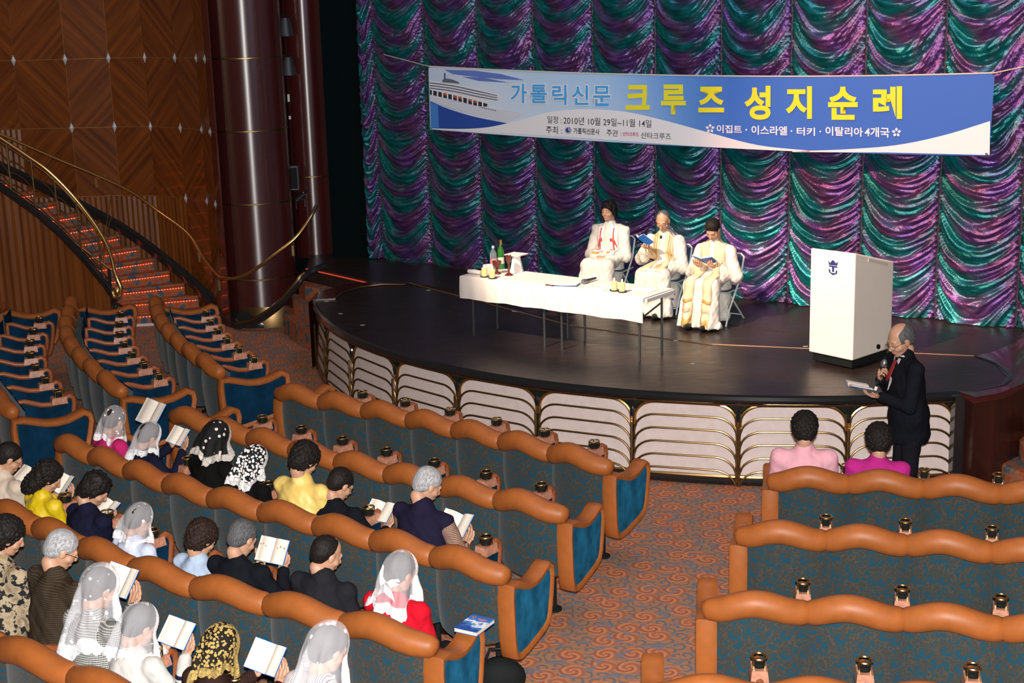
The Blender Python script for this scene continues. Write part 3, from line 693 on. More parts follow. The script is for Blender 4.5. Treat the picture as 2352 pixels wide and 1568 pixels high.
# white swoosh shapes
flat('print_wave', crp([(1010, 297), (1110, 294), (1180, 280), (1260, 258), (1340, 251), (1430, 256), (1520, 275), (1620, 302), (1740, 333), (1860, 346)], 6) + crp([(1860, 349), (1600, 336), (1300, 314), (1010, 298)], 4), wh, .005)
flat('print_wave', crp([(1820, 347), (1940, 343), (2060, 333), (2170, 310), (2274, 278)], 6) + [(2273, 356), (2040, 350), (1820, 349)], wh, .005)
flat('print_mark', [(2263, 351), (2267, 351), (2267, 356), (2263, 356)], ink, .006)
# lettering
def text_mesh(s, bold=0.):
    c = bpy.data.curves.new('lettering', 'FONT'); c.body = s; c.size = 1; c.offset = bold; c.resolution_u = 4; c.extrude = 0
    o = bpy.data.objects.new('tmp', c); COL.objects.link(o); bpy.context.view_layer.update()
    me = bpy.data.meshes.new_from_object(o.evaluated_get(bpy.context.evaluated_depsgraph_get())); bpy.data.objects.remove(o); bpy.data.curves.remove(c)
    return me
def letter(s, x0, y0, x1, y1, m, tilt=0., bold=0., off=.01, name='lettering', grow=0.):
    """fit the words into the box measured on the banner (tilt: drop over the width)"""
    me = text_mesh(s, bold); n = len(me.vertices); co = np.zeros(n * 3, np.float32)
    if n == 0: return
    me.vertices.foreach_get('co', co); co = co.reshape(-1, 3); mn, mx = co[:, :2].min(0), co[:, :2].max(0)
    x0 -= grow; x1 += grow; y0 -= grow; y1 += grow
    h = (y1 - y0) - abs(tilt)
    out = []
    for p in co:
        u = (p[0] - mn[0]) / (mx[0] - mn[0]); v = (p[1] - mn[1]) / (mx[1] - mn[1])
        out.append(tuple(BI @ bp(x0 + u * (x1 - x0), y0 + tilt * u + h * (1 - v), off)))
    me.vertices.foreach_set('co', np.array(out, np.float32).ravel()); me.update(); me.materials.clear(); me.materials.append(m)
    me.name = name; return link(name, me, None, ban)
for ch, a, b, c, d in (('가', 1173, 192, 1210, 237), ('톨', 1218, 194, 1256, 237), ('릭', 1268, 195, 1301, 241), ('신', 1313, 196, 1352, 241), ('문', 1362, 197, 1402, 243)):
    letter(ch, a, b, c, d, wh, 0, .055, .010, 'lettering_outline', 1.8)
    letter(ch, a, b, c, d, skyb, 0, .018, .013)
for ch, a, b, c, d in (('크', 1437, 195, 1492, 252), ('루', 1518, 194, 1575, 263), ('즈', 1604, 199, 1663, 258), ('성', 1710, 197, 1770, 275), ('지', 1805, 198, 1865, 273), ('순', 1902, 199, 1970, 275), ('례', 2005, 198, 2072, 273)):
    letter(ch, a, b, c, d, yel, 0, .036, .013)
letter('일정 :', 1257, 266, 1290, 284, ink, 1.5, .006); letter('2010년 10월 29일~11월 14일', 1294, 267, 1496, 293, ink, 8, .006)
letter('주최 :', 1254, 289, 1291, 308, ink, 2, .006); letter('가톨릭신문사', 1317, 293, 1377, 310, ink, 3, .02)
letter('주관 :', 1393, 297, 1427, 314, ink, 2, .006); letter('산타크루즈', 1430, 302, 1467, 314, P_('plum', (.45, .06, .20)), 2, .02); letter('산타크루즈', 1472, 303, 1541, 321, ink, 3, .006)
letter('이집트', 1646, 286, 1704, 307, wh, 2, .02); letter('·', 1712, 296, 1716, 300, wh); letter('이스라엘', 1726, 288, 1808, 311, wh, 2, .02); letter('·', 1816, 299, 1820, 303, wh)
letter('터키', 1830, 292, 1872, 312, wh, 1, .02); letter('·', 1882, 300, 1886, 304, wh); letter('이탈리아', 1896, 290, 1982, 314, wh, 3, .02); letter('4개국', 1986, 291, 2043, 316, wh, 2, .02)
for cx, cy in ((1631, 295), (2059, 304)):
    for k in range(5):
        a = 2 * PI * k / 5 - PI / 2; flat('print_petal', [(cx + 3.2 * math.cos(a - .3), cy + 3.2 * math.sin(a - .3)), (cx + 8 * math.cos(a - .45), cy + 8 * math.sin(a - .45)), (cx + 11 * math.cos(a), cy + 11 * math.sin(a)), (cx + 8 * math.cos(a + .45), cy + 8 * math.sin(a + .45)), (cx + 3.2 * math.cos(a + .3), cy + 3.2 * math.sin(a + .3))], wh, .011)
flat('print_logo', [(1305 + 8 * math.cos(a), 299 + 8 * math.sin(a)) for a in [k * PI / 10 for k in range(20)]], P_('logo_grey', (.35, .38, .52)), .010)
flat('print_logo_mark', [(1300, 296), (1306, 293), (1304, 299), (1309, 302), (1303, 304), (1299, 300)], navy, .012)
# rope, hem and eyelets
mb = MB(); mb.tube([BI @ bsurf(i / 40, 0, .004) for i in range(41)], .008, 6); obj('hem_rope', mb, mat('rope', (.62, .60, .52), .8), ban)
for u, v in ((.002, .01), (.998, .01), (.003, .98), (.997, .985)):
    q = BI @ bsurf(u, v, .008); mb = MB(); mb.ell(q, (.012, .006, .012), 8); obj('eyelet', mb, brass_dk, ban)
ra = pplane(855, 118, CA + cn * .03, cn)
mb = MB(); mb.tube([ra - TL, Vector((0, 0, 0))], .006, 6); tag(obj('banner_rope', mb, mat('rope'), M=T(TL)), 'thin grey rope from the curtain edge to the left corner of the banner', 'rope')
rb = bp(2470, 128)
mb = MB(); mb.tube([rb - TR, Vector((0, 0, 0))], .006, 6); tag(obj('banner_rope', mb, mat('rope'), M=T(TR)), 'thin grey rope leading right from the right corner of the banner', 'rope')

# ================================================================== THEATRE SEATS
SW = .57
def seat_meshes():
    D = {}
    def prof_top(u): return .03 * math.cos(2 * PI * (u - .5)) if True else 0   # hump in the middle
    # upholstered back, bulging backwards
    mb = MB()
    def back(u, v):
        x = (u - .5) * SW * .998; e = 1 - (2 * u - 1) ** 2
        zt = .865 + .029 * math.cos(2 * PI * (u ** .85 - .5)); zb = .43 - .045 * e
        z = zb + (zt - zb) * v; y = -.035 - .075 * e ** .7 - .015 * math.sin(PI * v) + .02 * (1 - v)
        return Vector((x, y, z))
    mb.grid(back, 12, 8)
    mb.grid(lambda u, v: Vector(((.5 - u) * SW * .985, .06 + .02 * v, .42 + .45 * v)), 4, 2)
    def rim(a, b, n): return None
    ed = [back(i / 12, 0) for i in range(13)]; ed2 = [Vector((p.x, .06, .42)) for p in ed]
    mb.add(ed + ed2, [(i, 13 + i, 14 + i, i + 1) for i in range(12)])
    for u in (0, 1):
        a = [back(u, j / 8) for j in range(9)]; b = [Vector((p.x, .07, p.z)) for p in a]; mb.add(a + b, [(j, j + 1, 10 + j, 9 + j) if u == 0 else (j, 9 + j, 10 + j, j + 1) for j in range(8)])
    D['seat_back'] = (mb.mesh('seat_back', angle=60), fabric)
    # leather roll: two sections meet in a crease at each seat joint
    mb = MB(); pts = []; rs = []
    for i in range(21):
        u = i / 20; e = 1 - (2 * u - 1) ** 2
        pts.append((( u - .5) * SW, -.03 - .055 * e ** .8, .925 + .031 * math.cos(2 * PI * (u ** .85 - .5)))); rs.append(.071 + .008 * e if 0 < i < 20 else .060)
    mb.tube(pts, rs, 14, up=(0, 0, 1), flat=1.05); D['head_roll'] = (mb.mesh('head_roll', angle=70), leather)
    # rounded outer ends
    for sgn, nm in ((-1, 'head_roll_l'), (1, 'head_roll_r')):
        mb = MB(); P2 = list(pts); R2_ = list(rs)
        if sgn < 0: P2 = [(-SW / 2 - .075, -.03, .885), (-SW / 2 - .065, -.03, .888), (-SW / 2 - .035, -.032, .89)] + P2[1:]; R2_ = [.012, .045, .062] + R2_[1:]
        else: P2 = P2[:-1] + [(SW / 2 + .035, -.032, .89), (SW / 2 + .065, -.03, .888), (SW / 2 + .075, -.03, .885)]; R2_ = R2_[:-1] + [.062, .045, .012]
        mb.tube(P2, R2_, 14, flat=1.05); D[nm] = (mb.mesh('head_roll', angle=70), leather)
    mb = MB(); mb.tube([((i / 12 - .5) * SW * .985, -.042 - .078 * (1 - (2 * i / 12 - 1) ** 2) ** .7, .862 + .029 * math.cos(2 * PI * ((i / 12) ** .85 - .5))) for i in range(13)], .0055, 5); D['piping'] = (mb.mesh('piping'), piping_m)
    # cushion and inner back
    mb = MB()
    def cush(u, v):
        a = 2 * PI * v; ex = abs(math.cos(a)) ** .45 * (1 if math.cos(a) > 0 else -1); ez = abs(math.sin(a)) ** .45 * (1 if math.sin(a) > 0 else -1)
        return Vector(((u - .5) * .47, .30 + .235 * ex, .41 + .065 * ez + .012 * math.cos(PI * (u - .5))))
    mb.grid(cush, 6, 20); e1 = [cush(0, j / 20) for j in range(20)]; e2 = [cush(1, j / 20) for j in range(20)]; mb.add(e1, [tuple(range(20))]); mb.add(e2, [tuple(range(20))[::-1]])
    D['seat_cushion'] = (mb.mesh('seat_cushion', angle=50), velvet_dim)
    mb = MB(); mb.grid(lambda u, v: Vector(((u - .5) * .48, .085 + .03 * math.sin(PI * u) * math.sin(PI * v) , .46 + .42 * v)), 6, 5); D['inner_back'] = (mb.mesh('inner_back'), velvet_dim)
    # arm frame (leather tube loop) and velvet infill in the y-z plane
    prof = [(-.03, .81), (.04, .805), (.13, .78), (.23, .75), (.33, .74), (.43, .75), (.52, .78), (.575, .80), (.62, .78), (.63, .73), (.605, .61), (.57, .48), (.54, .43), (.47, .40), (.33, .37), (.17, .34), (.06, .33), (.0, .35), (-.02, .45), (-.03, .60), (-.035, .73)]
    def loop(r, fl, x=0): 
        mb = MB(); mb.tube([(x, .115 + (y + .04) * .77, z) for y, z in prof], r, 8, closed=True, up=(1, 0, 0), flat=fl); return mb
    D['arm_frame'] = (loop(.026, 1.0).mesh('arm_frame', angle=60), leather_dk)
    pin = [(y * .93 + .02, z * .93 + .04) for y, z in prof]
    def infill(hx):
        pin = [(y * .93 + .02 if hx > .02 else .125 + (y + .03) * .74, z * .93 + .04) for y, z in prof]
        mb = MB(); n = len(pin); c = (.28, .46)
        mb.add([(hx, y, z) for y, z in pin] + [(-hx, y, z) for y, z in pin], [tuple(range(n)), tuple(range(n, 2 * n))[::-1]]); return mb
    D['arm_infill'] = (infill(.012).mesh('arm_infill', False), velvet_dim)
    # broad end arm: leather slab edge 14 cm wide round velvet
    def endarm():
        mb = MB(); n = len(prof); hw = .065
        ring = []
        cx, cz = .27, .58
        sec = [(-hw - .0, .0), (-hw, .025), (-hw + .02, .04), (hw - .02, .04), (hw, .025), (hw, .0), (hw - .012, -.018), (-hw + .012, -.018)]
        vs = []
        for i, (y, z) in enumerate(prof):
            y0, z0 = prof[i - 1]; y1, z1 = prof[(i + 1) % n]; ty, tz = y1 - y0, z1 - z0; L = math.hypot(ty, tz); ny, nz_ = tz / L, -ty / L
            if (y - cx) * ny + (z - cz) * nz_ < 0: ny, nz_ = -ny, -nz_
            for sx, so in sec: vs.append((sx, y + ny * so * .9, z + nz_ * so * .9))
        k = len(sec); fs = []
        for i in range(n):
            j = (i + 1) % n
            for q in range(k): fs.append((i * k + q, j * k + q, j * k + (q + 1) % k, i * k + (q + 1) % k))
        mb.add(vs, fs); return mb
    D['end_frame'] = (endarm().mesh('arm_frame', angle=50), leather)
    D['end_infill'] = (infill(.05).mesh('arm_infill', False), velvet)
    D['end_infill_dim'] = (infill(.05).mesh('arm_infill', False), velvet_dim)  # end panel with the dimmer light put into the velvet colour
    mb = MB(); mb.box((0, .49, .775), (.105, .15, .065), taper=.86); D['marble_block'] = (mb.mesh('marble_block', angle=30), marble)
    mb = MB(); ctr = (0, .49); mb.tube([(ctr[0] + .044 * math.cos(a), ctr[1] + .044 * math.sin(a), .865) for a in [2 * PI * k / 20 for k in range(20)]], .0062, 6, closed=True)
    for a in (.8, 2.4, 3.9, 5.5): mb.tube([(ctr[0] + .044 * math.cos(a), ctr[1] + .044 * math.sin(a), .805), (ctr[0] + .044 * math.cos(a), ctr[1] + .044 * math.sin(a), .865)], .0045, 5, caps=False)
    lin = MB(); lin.lathe([(0, .0), (.036, .0), (.040, .030), (.037, .030), (.034, .006), (0, .006)], 18, (ctr[0], ctr[1], .808)); D['cup_liner'] = (lin.mesh('cup_liner'), black_mt)
    D['cup_ring'] = (mb.mesh('cup_ring'), brass)
    mb = MB(); mb.tube([(0, .26, .0), (0, .26, .36)], .022, 10); mb.lathe([(0, 0), (.06, 0), (.06, .015), (.022, .03)], 16, (0, .26, 0)); D['pedestal'] = (mb.mesh('pedestal'), black_mt)
    for k, (me, m_) in D.items(): me.materials.append(m_)
    return D
SM = seat_meshes()
ORD = ['first', 'second', 'third', 'fourth', 'fifth', 'sixth', 'seventh', 'eighth', 'ninth', 'tenth', 'eleventh', 'twelfth']
SEATS = {}
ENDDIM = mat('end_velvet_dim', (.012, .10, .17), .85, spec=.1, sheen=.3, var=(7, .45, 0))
def seat_row(key, pts, rowname, group, ends=(True, True), from_right=True, endv=(None, None), first=0):
    """pts: seat joints left to right seen from the camera; seats face the stage"""
    n = len(pts) - 1
    for i in range(n):
        a, b = pts[i], pts[i + 1]; d = b - a; L = d.length; c = (a + b) / 2; rz = math.atan2(d.y, d.x)
        idx = (n - 1 - i if from_right else i) + first
        t = thing('theatre_seat', f'tan leather seat, {ORD[idx]} from the {"near end" if key[0] == "L" else "aisle"}, {rowname}', 'theatre seat', (c.x, c.y, 0), rz, group)
        t.scale = (L / SW, 1, 1); SEATS[(key, i)] = (Vector((c.x, c.y, 0)), rz)
        def P(nm, M=None, o=None): 
            return link(o or nm, SM[nm][0], parent=t, M=M)
        P('seat_back'); P('piping'); P('seat_cushion'); P('inner_back'); P('pedestal')
        P('head_roll_l' if (i == 0 and ends[0]) else 'head_roll_r' if (i == n - 1 and ends[1]) else 'head_roll', o='head_roll')
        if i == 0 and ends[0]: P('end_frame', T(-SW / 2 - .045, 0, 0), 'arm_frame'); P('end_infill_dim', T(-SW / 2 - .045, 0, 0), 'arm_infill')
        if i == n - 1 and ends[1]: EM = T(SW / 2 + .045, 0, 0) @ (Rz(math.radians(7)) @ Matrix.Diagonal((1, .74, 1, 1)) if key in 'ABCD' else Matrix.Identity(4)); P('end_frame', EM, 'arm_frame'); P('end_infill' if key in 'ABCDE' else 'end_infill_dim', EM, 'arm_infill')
        else:
            P('arm_frame', T(SW / 2, 0, 0)); P('arm_infill', T(SW / 2, 0, 0)); P('marble_block', T(SW / 2, 0, 0)); P('cup_ring', T(SW / 2, 0, 0)); P('cup_liner', T(SW / 2, 0, 0))
ZR = .93
def joints(pxs, z=ZR): return [Vector((p.x, p.y, 0)) for p in (pz(x, y, z) for x, y in pxs)]
def smooth_row(pxs, n, z=ZR, ext=(0, 0)):
    """fit an even arc of n seats through measured joints"""
    P = joints(pxs, z); C_ = cr(P, 8) if len(P) > 2 else [P[0].lerp(P[1], k / 8) for k in range(9)]
    L = [0]
    for a, b in zip(C_[:-1], C_[1:]): L.append(L[-1] + (b - a).length)
    out = []
    for i in range(n + 1):
        s = L[-1] * i / n; k = max(j for j in range(len(L)) if L[j] <= s + 1e-6); k = min(k, len(L) - 2); f = (s - L[k]) / (L[k + 1] - L[k]); out.append(C_[k].lerp(C_[k + 1], f))
    return out
RW = {}
RW['A'] = smooth_row([(652, 893), (1005, 965), (1395, 1058)], 7)
RW['B'] = smooth_row([(412, 945), (738, 1036), (1133, 1130), (1290, 1165)], 9 - 1)
RW['C'] = smooth_row([(150, 1008), (445, 1115), (830, 1215), (1155, 1302)], 9)
def extend(pts, n, side=-1):
    """lengthen a row by n more seats beyond one end, keeping its curve"""
    P = list(pts)
    for _ in range(n):
        if side < 0: d0 = P[0] - P[1]; d1 = P[1] - P[2]; P.insert(0, P[0] + d0)
        else: P.append(P[-1] * 2 - P[-2])
    return P
RW['D'] = smooth_row([(-80, 1118), (330, 1292), (620, 1368), (985, 1462)], 8)
RW['E'] = extend(smooth_row([(-115, 1400), (37, 1475), (187, 1535)], 2), 5, 1)
RW['R1'] = smooth_row([(1783, 1092), (1945, 1097), (2125, 1108), (2305, 1120), (2480, 1134)], 4)
RW['R2'] = smooth_row([(1712, 1215), (1892, 1224), (2090, 1235), (2288, 1252), (2480, 1272)], 4)
RW['R3'] = smooth_row([(1640, 1380), (1847, 1386), (2070, 1402), (2302, 1424), (2540, 1450)], 4)
RW['R4'] = smooth_row([(1520, 1574), (1760, 1577), (2000, 1586), (2260, 1602)], 3)
RW['LA'] = smooth_row([(372, 690), (382, 730), (425, 784), (510, 845)], 7)
RW['LB'] = smooth_row([(183, 690), (168, 760), (205, 822), (285, 888)], 8)
RW['LC'] = smooth_row([(8, 698), (-35, 760), (-40, 830), (35, 935)], 8)
names = {'A': ('front row left of the central aisle', 'seats left of the central aisle'), 'B': ('second row left of the central aisle', 'seats left of the central aisle'), 'C': ('third row left of the central aisle', 'seats left of the central aisle'),
         'D': ('fourth row left of the central aisle', 'seats left of the central aisle'), 'E': ('nearest row left of the central aisle', 'seats left of the central aisle'),
         'R1': ('front row on the right', 'seats right of the central aisle'), 'R2': ('second row on the right', 'seats right of the central aisle'), 'R3': ('third row on the right', 'seats right of the central aisle'), 'R4': ('nearest row on the right', 'seats right of the central aisle'),
         'LA': ('front row by the staircase', 'seats of the left side block'), 'LB': ('second row by the staircase', 'seats of the left side block'), 'LC': ('third row by the staircase', 'seats of the left side block')}
for k, pts in RW.items():
    seat_row(k, pts, *names[k], ends=((True, False) if k[0] == 'R' else (k in 'ABC', k != 'E') if len(k) == 1 else (True, True)), from_right=(k[0] != 'R'))

# ================================================================== FIGURES: smooth-blended solids turned into one surface
def _smin(a, b, k):
    h = np.clip(.5 + .5 * (b - a) / k, 0, 1); return b * (1 - h) + a * h - k * h * (1 - h)
def sdf_mesh(prims, h, k=.03, cut=None, disp=None):
    """prims: ('c',a,b,ra,rb) tapered capsule | ('e',centre,radii,Matrix3 or None). Surface nets -> (V,F)"""
    lo = np.array([9e9] * 3); hi = -lo
    for p in prims:
        if p[0] == 'c':
            A, B = np.array(p[1], float), np.array(p[2], float); r = max(p[3], p[4]); lo = np.minimum(lo, np.minimum(A, B) - r); hi = np.maximum(hi, np.maximum(A, B) + r)
        else: c = np.array(p[1], float); r = max(p[2]); lo = np.minimum(lo, c - r); hi = np.maximum(hi, c + r)
    lo -= 3 * h + k * .3; hi += 3 * h + k * .3; n = np.ceil((hi - lo) / h).astype(int) + 1
    ax = [lo[i] + h * np.arange(n[i]) for i in range(3)]; D = np.full(tuple(n), 1.0)
    for p in prims:
        if p[0] == 'c': A, B = np.array(p[1], float), np.array(p[2], float); l, u = np.minimum(A, B) - max(p[3], p[4]), np.maximum(A, B) + max(p[3], p[4])
        else: c = np.array(p[1], float); l, u = c - max(p[2]), c + max(p[2])
        l = l - k - 2 * h; u = u + k + 2 * h
        s = [slice(max(0, int((l[i] - lo[i]) / h)), min(n[i], int((u[i] - lo[i]) / h) + 2)) for i in range(3)]
        X, Y, Z = np.meshgrid(ax[0][s[0]], ax[1][s[1]], ax[2][s[2]], indexing='ij', sparse=True)
        if p[0] == 'c':
            d = B - A; L2 = max(d @ d, 1e-12); t = np.clip(((X - A[0]) * d[0] + (Y - A[1]) * d[1] + (Z - A[2]) * d[2]) / L2, 0, 1)
            dd = np.sqrt((X - A[0] - t * d[0]) ** 2 + (Y - A[1] - t * d[1]) ** 2 + (Z - A[2] - t * d[2]) ** 2) - (p[3] + (p[4] - p[3]) * t)
        else:
            x, y, z = X - c[0], Y - c[1], Z - c[2]
            if len(p) > 3 and p[3] is not None:
                M = p[3]; x, y, z = (M[0][0] * x + M[1][0] * y + M[2][0] * z), (M[0][1] * x + M[1][1] * y + M[2][1] * z), (M[0][2] * x + M[1][2] * y + M[2][2] * z)
            q = np.sqrt((x / p[2][0]) ** 2 + (y / p[2][1]) ** 2 + (z / p[2][2]) ** 2); dd = (q - 1) * min(p[2])
        sub = D[s[0], s[1], s[2]]; D[s[0], s[1], s[2]] = _smin(sub, dd, k)
    X, Y, Z = np.meshgrid(*ax, indexing='ij', sparse=True)
    if disp is not None: D = D + disp(X, Y, Z)
    if cut is not None: D = np.maximum(D, cut(X, Y, Z))
    D[0], D[-1], D[:, 0], D[:, -1], D[:, :, 0], D[:, :, -1] = (.5,) * 6
    ins = D < 0; m_ = np.array(D.shape) - 1; sm = np.zeros(tuple(m_) + (3,)); cnt = np.zeros(tuple(m_))
    corner = lambda a, dx, dy, dz: a[dx:dx + m_[0], dy:dy + m_[1], dz:dz + m_[2]]
    for dx, dy, dz, axis in [(0, a, b, 0) for a in (0, 1) for b in (0, 1)] + [(a, 0, b, 1) for a in (0, 1) for b in (0, 1)] + [(a, b, 0, 2) for a in (0, 1) for b in (0, 1)]:
        e = [dx, dy, dz]; e2 = list(e); e2[axis] += 1
        da, db = corner(D, *e), corner(D, *e2); cr_ = (da < 0) != (db < 0); t = np.where(cr_, da / np.where(cr_, da - db, 1), 0)
        for i in range(3): sm[..., i] += np.where(cr_, e[i] + (t if i == axis else 0), 0)
        cnt += cr_
    act = cnt > 0; idx = np.full(act.shape, -1); idx[act] = np.arange(act.sum())
    ii = np.argwhere(act); V = lo + h * (ii + sm[act] / cnt[act][:, None])
    Fs = []
    for axis in range(3):
        a = [slice(None)] * 3; b = [slice(None)] * 3; a[axis] = slice(0, -1); b[axis] = slice(1, None)
        i0, i1 = ins[tuple(a)], ins[tuple(b)]; cr_ = i0 != i1; g = np.argwhere(cr_); u, v = (axis + 1) % 3, (axis + 2) % 3
        ok = (g[:, u] > 0) & (g[:, v] > 0) & (g[:, u] < D.shape[u] - 1) & (g[:, v] < D.shape[v] - 1); g = g[ok]; fl = i0[tuple(g.T)]
        q = []
        for du, dv in ((-1, -1), (0, -1), (0, 0), (-1, 0)):
            c = g.copy(); c[:, u] += du; c[:, v] += dv; q.append(idx[tuple(c.T)])
        q = np.stack(q, 1); q[~fl] = q[~fl][:, ::-1]; Fs.append(q)
    return V, np.concatenate(Fs)
def xf(VF, M):
    V, F = VF; A = np.array(M); out = V @ A[:3, :3].T + A[:3, 3]
    if np.linalg.det(A[:3, :3]) < 0: F = F[:, ::-1]
    return out, F
def merge(parts):
    V = []; F = []; b = 0
    for v, f in parts: V.append(v); F.append(f + b); b += len(v)
    return np.concatenate(V), np.concatenate(F)

HEADP = [('e', (0, -.018, .030), (.076, .096, .088)), ('e', (0, .022, -.020), (.064, .072, .085)), ('e', (0, .040, -.078), (.044, .042, .034)), ('e', (0, .068, -.092), (.022, .020, .018)),
         ('c', (-.046, .052, -.030), (-.034, .070, -.035), .022, .018), ('c', (.046, .052, -.030), (.034, .070, -.035), .022, .018), ('c', (-.034, .076, .022), (.034, .076, .022), .012, .012)]
HFINE = [('c', (0, .088, .016), (0, .108, -.022), .007, .012), ('e', (0, .098, -.028), (.017, .012, .009)), ('c', (-.018, .086, -.058), (.018, .086, -.058), .007, .007), ('c', (-.014, .086, -.067), (.014, .086, -.067), .007, .007),
         ('e', (-.077, -.004, -.008), (.010, .020, .032)), ('e', (.077, -.004, -.008), (.010, .020, .032)), ('e', (-.031, .074, .002), (.014, .010, .009)), ('e', (.031, .074, .002), (.014, .010, .009))]
HEAD = sdf_mesh(HEADP + HFINE, .0052, .012)
def hand(curls, spread=.06, thumb=.5):
    P = [('c', (-.022, .018, 0), (-.026, .078, .0), .017, .013), ('c', (.0, .015, 0), (.0, .082, 0), .018, .0135), ('c', (.022, .02, 0), (.026, .074, 0), .016, .012), ('c', (0, -.02, 0), (0, .02, 0), .023, .021)]
    xs = (-.031, -.0105, .0105, .030); ln = (.040, .046, .043, .033)
    for i in range(4):
        p = np.array([xs[i], .083 - abs(i - 1.2) * .004, 0]); a = 0; r = .0088
        for s in range(3):
            a += curls[s]; d = np.array([(i - 1.5) * spread, math.cos(a), -math.sin(a)]); q = p + d * ln[i] * (1, .68, .52)[s]; P.append(('c', p, q, r, r * .93)); p = q; r *= .93
    p = np.array([-.026, .022, -.004]); dirs = [np.array([-.75, .62, -.2]), np.array([-.45, .85, -.3 - thumb * .4]), np.array([-.15, .92, -.3 - thumb * .6])]; r = .0115
    for d, l in zip(dirs, (.036, .030, .025)): q = p + d / np.linalg.norm(d) * l; P.append(('c', p, q, r, r * .9)); p = q; r *= .9
    return sdf_mesh(P, .0046, .006)
HANDS = {'hold': hand((.35, .55, .35)), 'flat': hand((.15, .22, .15)), 'grip': hand((.9, 1.25, .8), .0, 1.0), 'rest': hand((.4, .5, .3), .02, .3)}
def hair_mesh(kind):
    def nz(s, a): return lambda X, Y, Z: a * (np.sin(X * s + 3 * np.sin(Y * s * .7)) * np.sin(Y * s * 1.1 + 1) * np.sin(Z * s * .9 + 2) + .5 * np.sin(X * s * 2.3 + 1) * np.sin(Z * s * 2.1) * np.sin(Y * s * 1.9))
    if kind == 'short': return sdf_mesh([('e', (0, -.022, .036), (.085, .103, .094)), ('e', (0, -.06, -.02), (.066, .055, .06))], .0065, .02, lambda X, Y, Z: np.maximum(np.maximum(Y - (.028 + .70 * Z) , -(Z + .078)), (np.abs(X) - .0) * 0 - 1), nz(60, .0016))
    if kind == 'fringe': return sdf_mesh([('e', (0, -.018, .042), (.091, .108, .098)), ('e', (0, -.06, -.03), (.075, .060, .075)), ('c', (-.078, .01, .02), (-.078, -.01, -.05), .02, .014), ('c', (.078, .01, .02), (.078, -.01, -.05), .02, .014)], .0065, .02, lambda X, Y, Z: np.maximum(np.maximum(Y - (.045 + .62 * Z), -(Z + .10)), -1 + 0 * X), nz(52, .012))
    if kind == 'receding': return sdf_mesh([('e', (0, -.024, .030), (.084, .101, .089)), ('e', (0, -.06, -.02), (.068, .055, .06))], .0065, .02, lambda X, Y, Z: np.maximum(np.maximum(Y - (-.012 + .30 * Z), -(Z + .078)), -1 + 0 * X), nz(60, .0012))
    if kind == 'balding': return sdf_mesh([('e', (0, -.024, .026), (.085, .101, .085)), ('e', (0, -.06, -.02), (.068, .055, .06))], .0065, .02, lambda X, Y, Z: np.maximum(np.maximum(Y - (.042 - .1 * Z), -(Z + .078)), .066 - np.sqrt((X / 1.0) ** 2 + (Y * .75 - .02) ** 2 + (Z - .128) ** 2)), nz(60, .0012))
    if kind == 'curly': return sdf_mesh([('e', (0, -.026, .036), (.104, .118, .108)), ('e', (0, -.055, -.03), (.088, .075, .085))], .0065, .03, lambda X, Y, Z: np.maximum(np.maximum(Y - (.045 + .55 * Z), -(Z + .11)), -1 + 0 * X), nz(130, .009))
    if kind == 'long_curly': return sdf_mesh([('e', (0, -.026, .036), (.104, .118, .108)), ('e', (0, -.075, -.06), (.105, .075, .10)), ('e', (0, -.10, -.13), (.10, .055, .07))], .0065, .03, lambda X, Y, Z: np.maximum(Y - (.045 + .45 * Z), -1 + 0 * X), nz(110, .011))
HAIR = {}
def hair_mat(name, c, rough=.45):
    if 'hair_' + name in MATS: return MATS['hair_' + name]
    M = mat('hair_' + name, c, rough + .1, spec=.18); N = NT(M); v = coords(N); mp = N.n('ShaderNodeMapping'); N.l(v, mp.inputs[0]); mp.inputs['Scale'].default_value = (260, 45, 45)
    n1 = N.n('ShaderNodeTexNoise', Scale=1., Detail=3); N.l(mp.outputs[0], n1.inputs['Vector'])
    N.l(N.ramp(n1.outputs['Fac'], [(.3, tuple(x * .55 for x in c)), (.7, tuple(min(1, x * 1.6) for x in c))]), N.b.inputs['Base Color']); N.bump(n1.outputs['Fac'], N.b, .8, .006)
    return M
HM = {'black': hair_mat('black', (.010, .008, .007)), 'dark_brown': hair_mat('dark_brown', (.022, .012, .009)), 'grey': hair_mat('grey', (.32, .32, .33), .6), 'pepper': hair_mat('pepper', (.085, .085, .09), .5), 'brown': hair_mat('brown', (.05, .028, .018))}

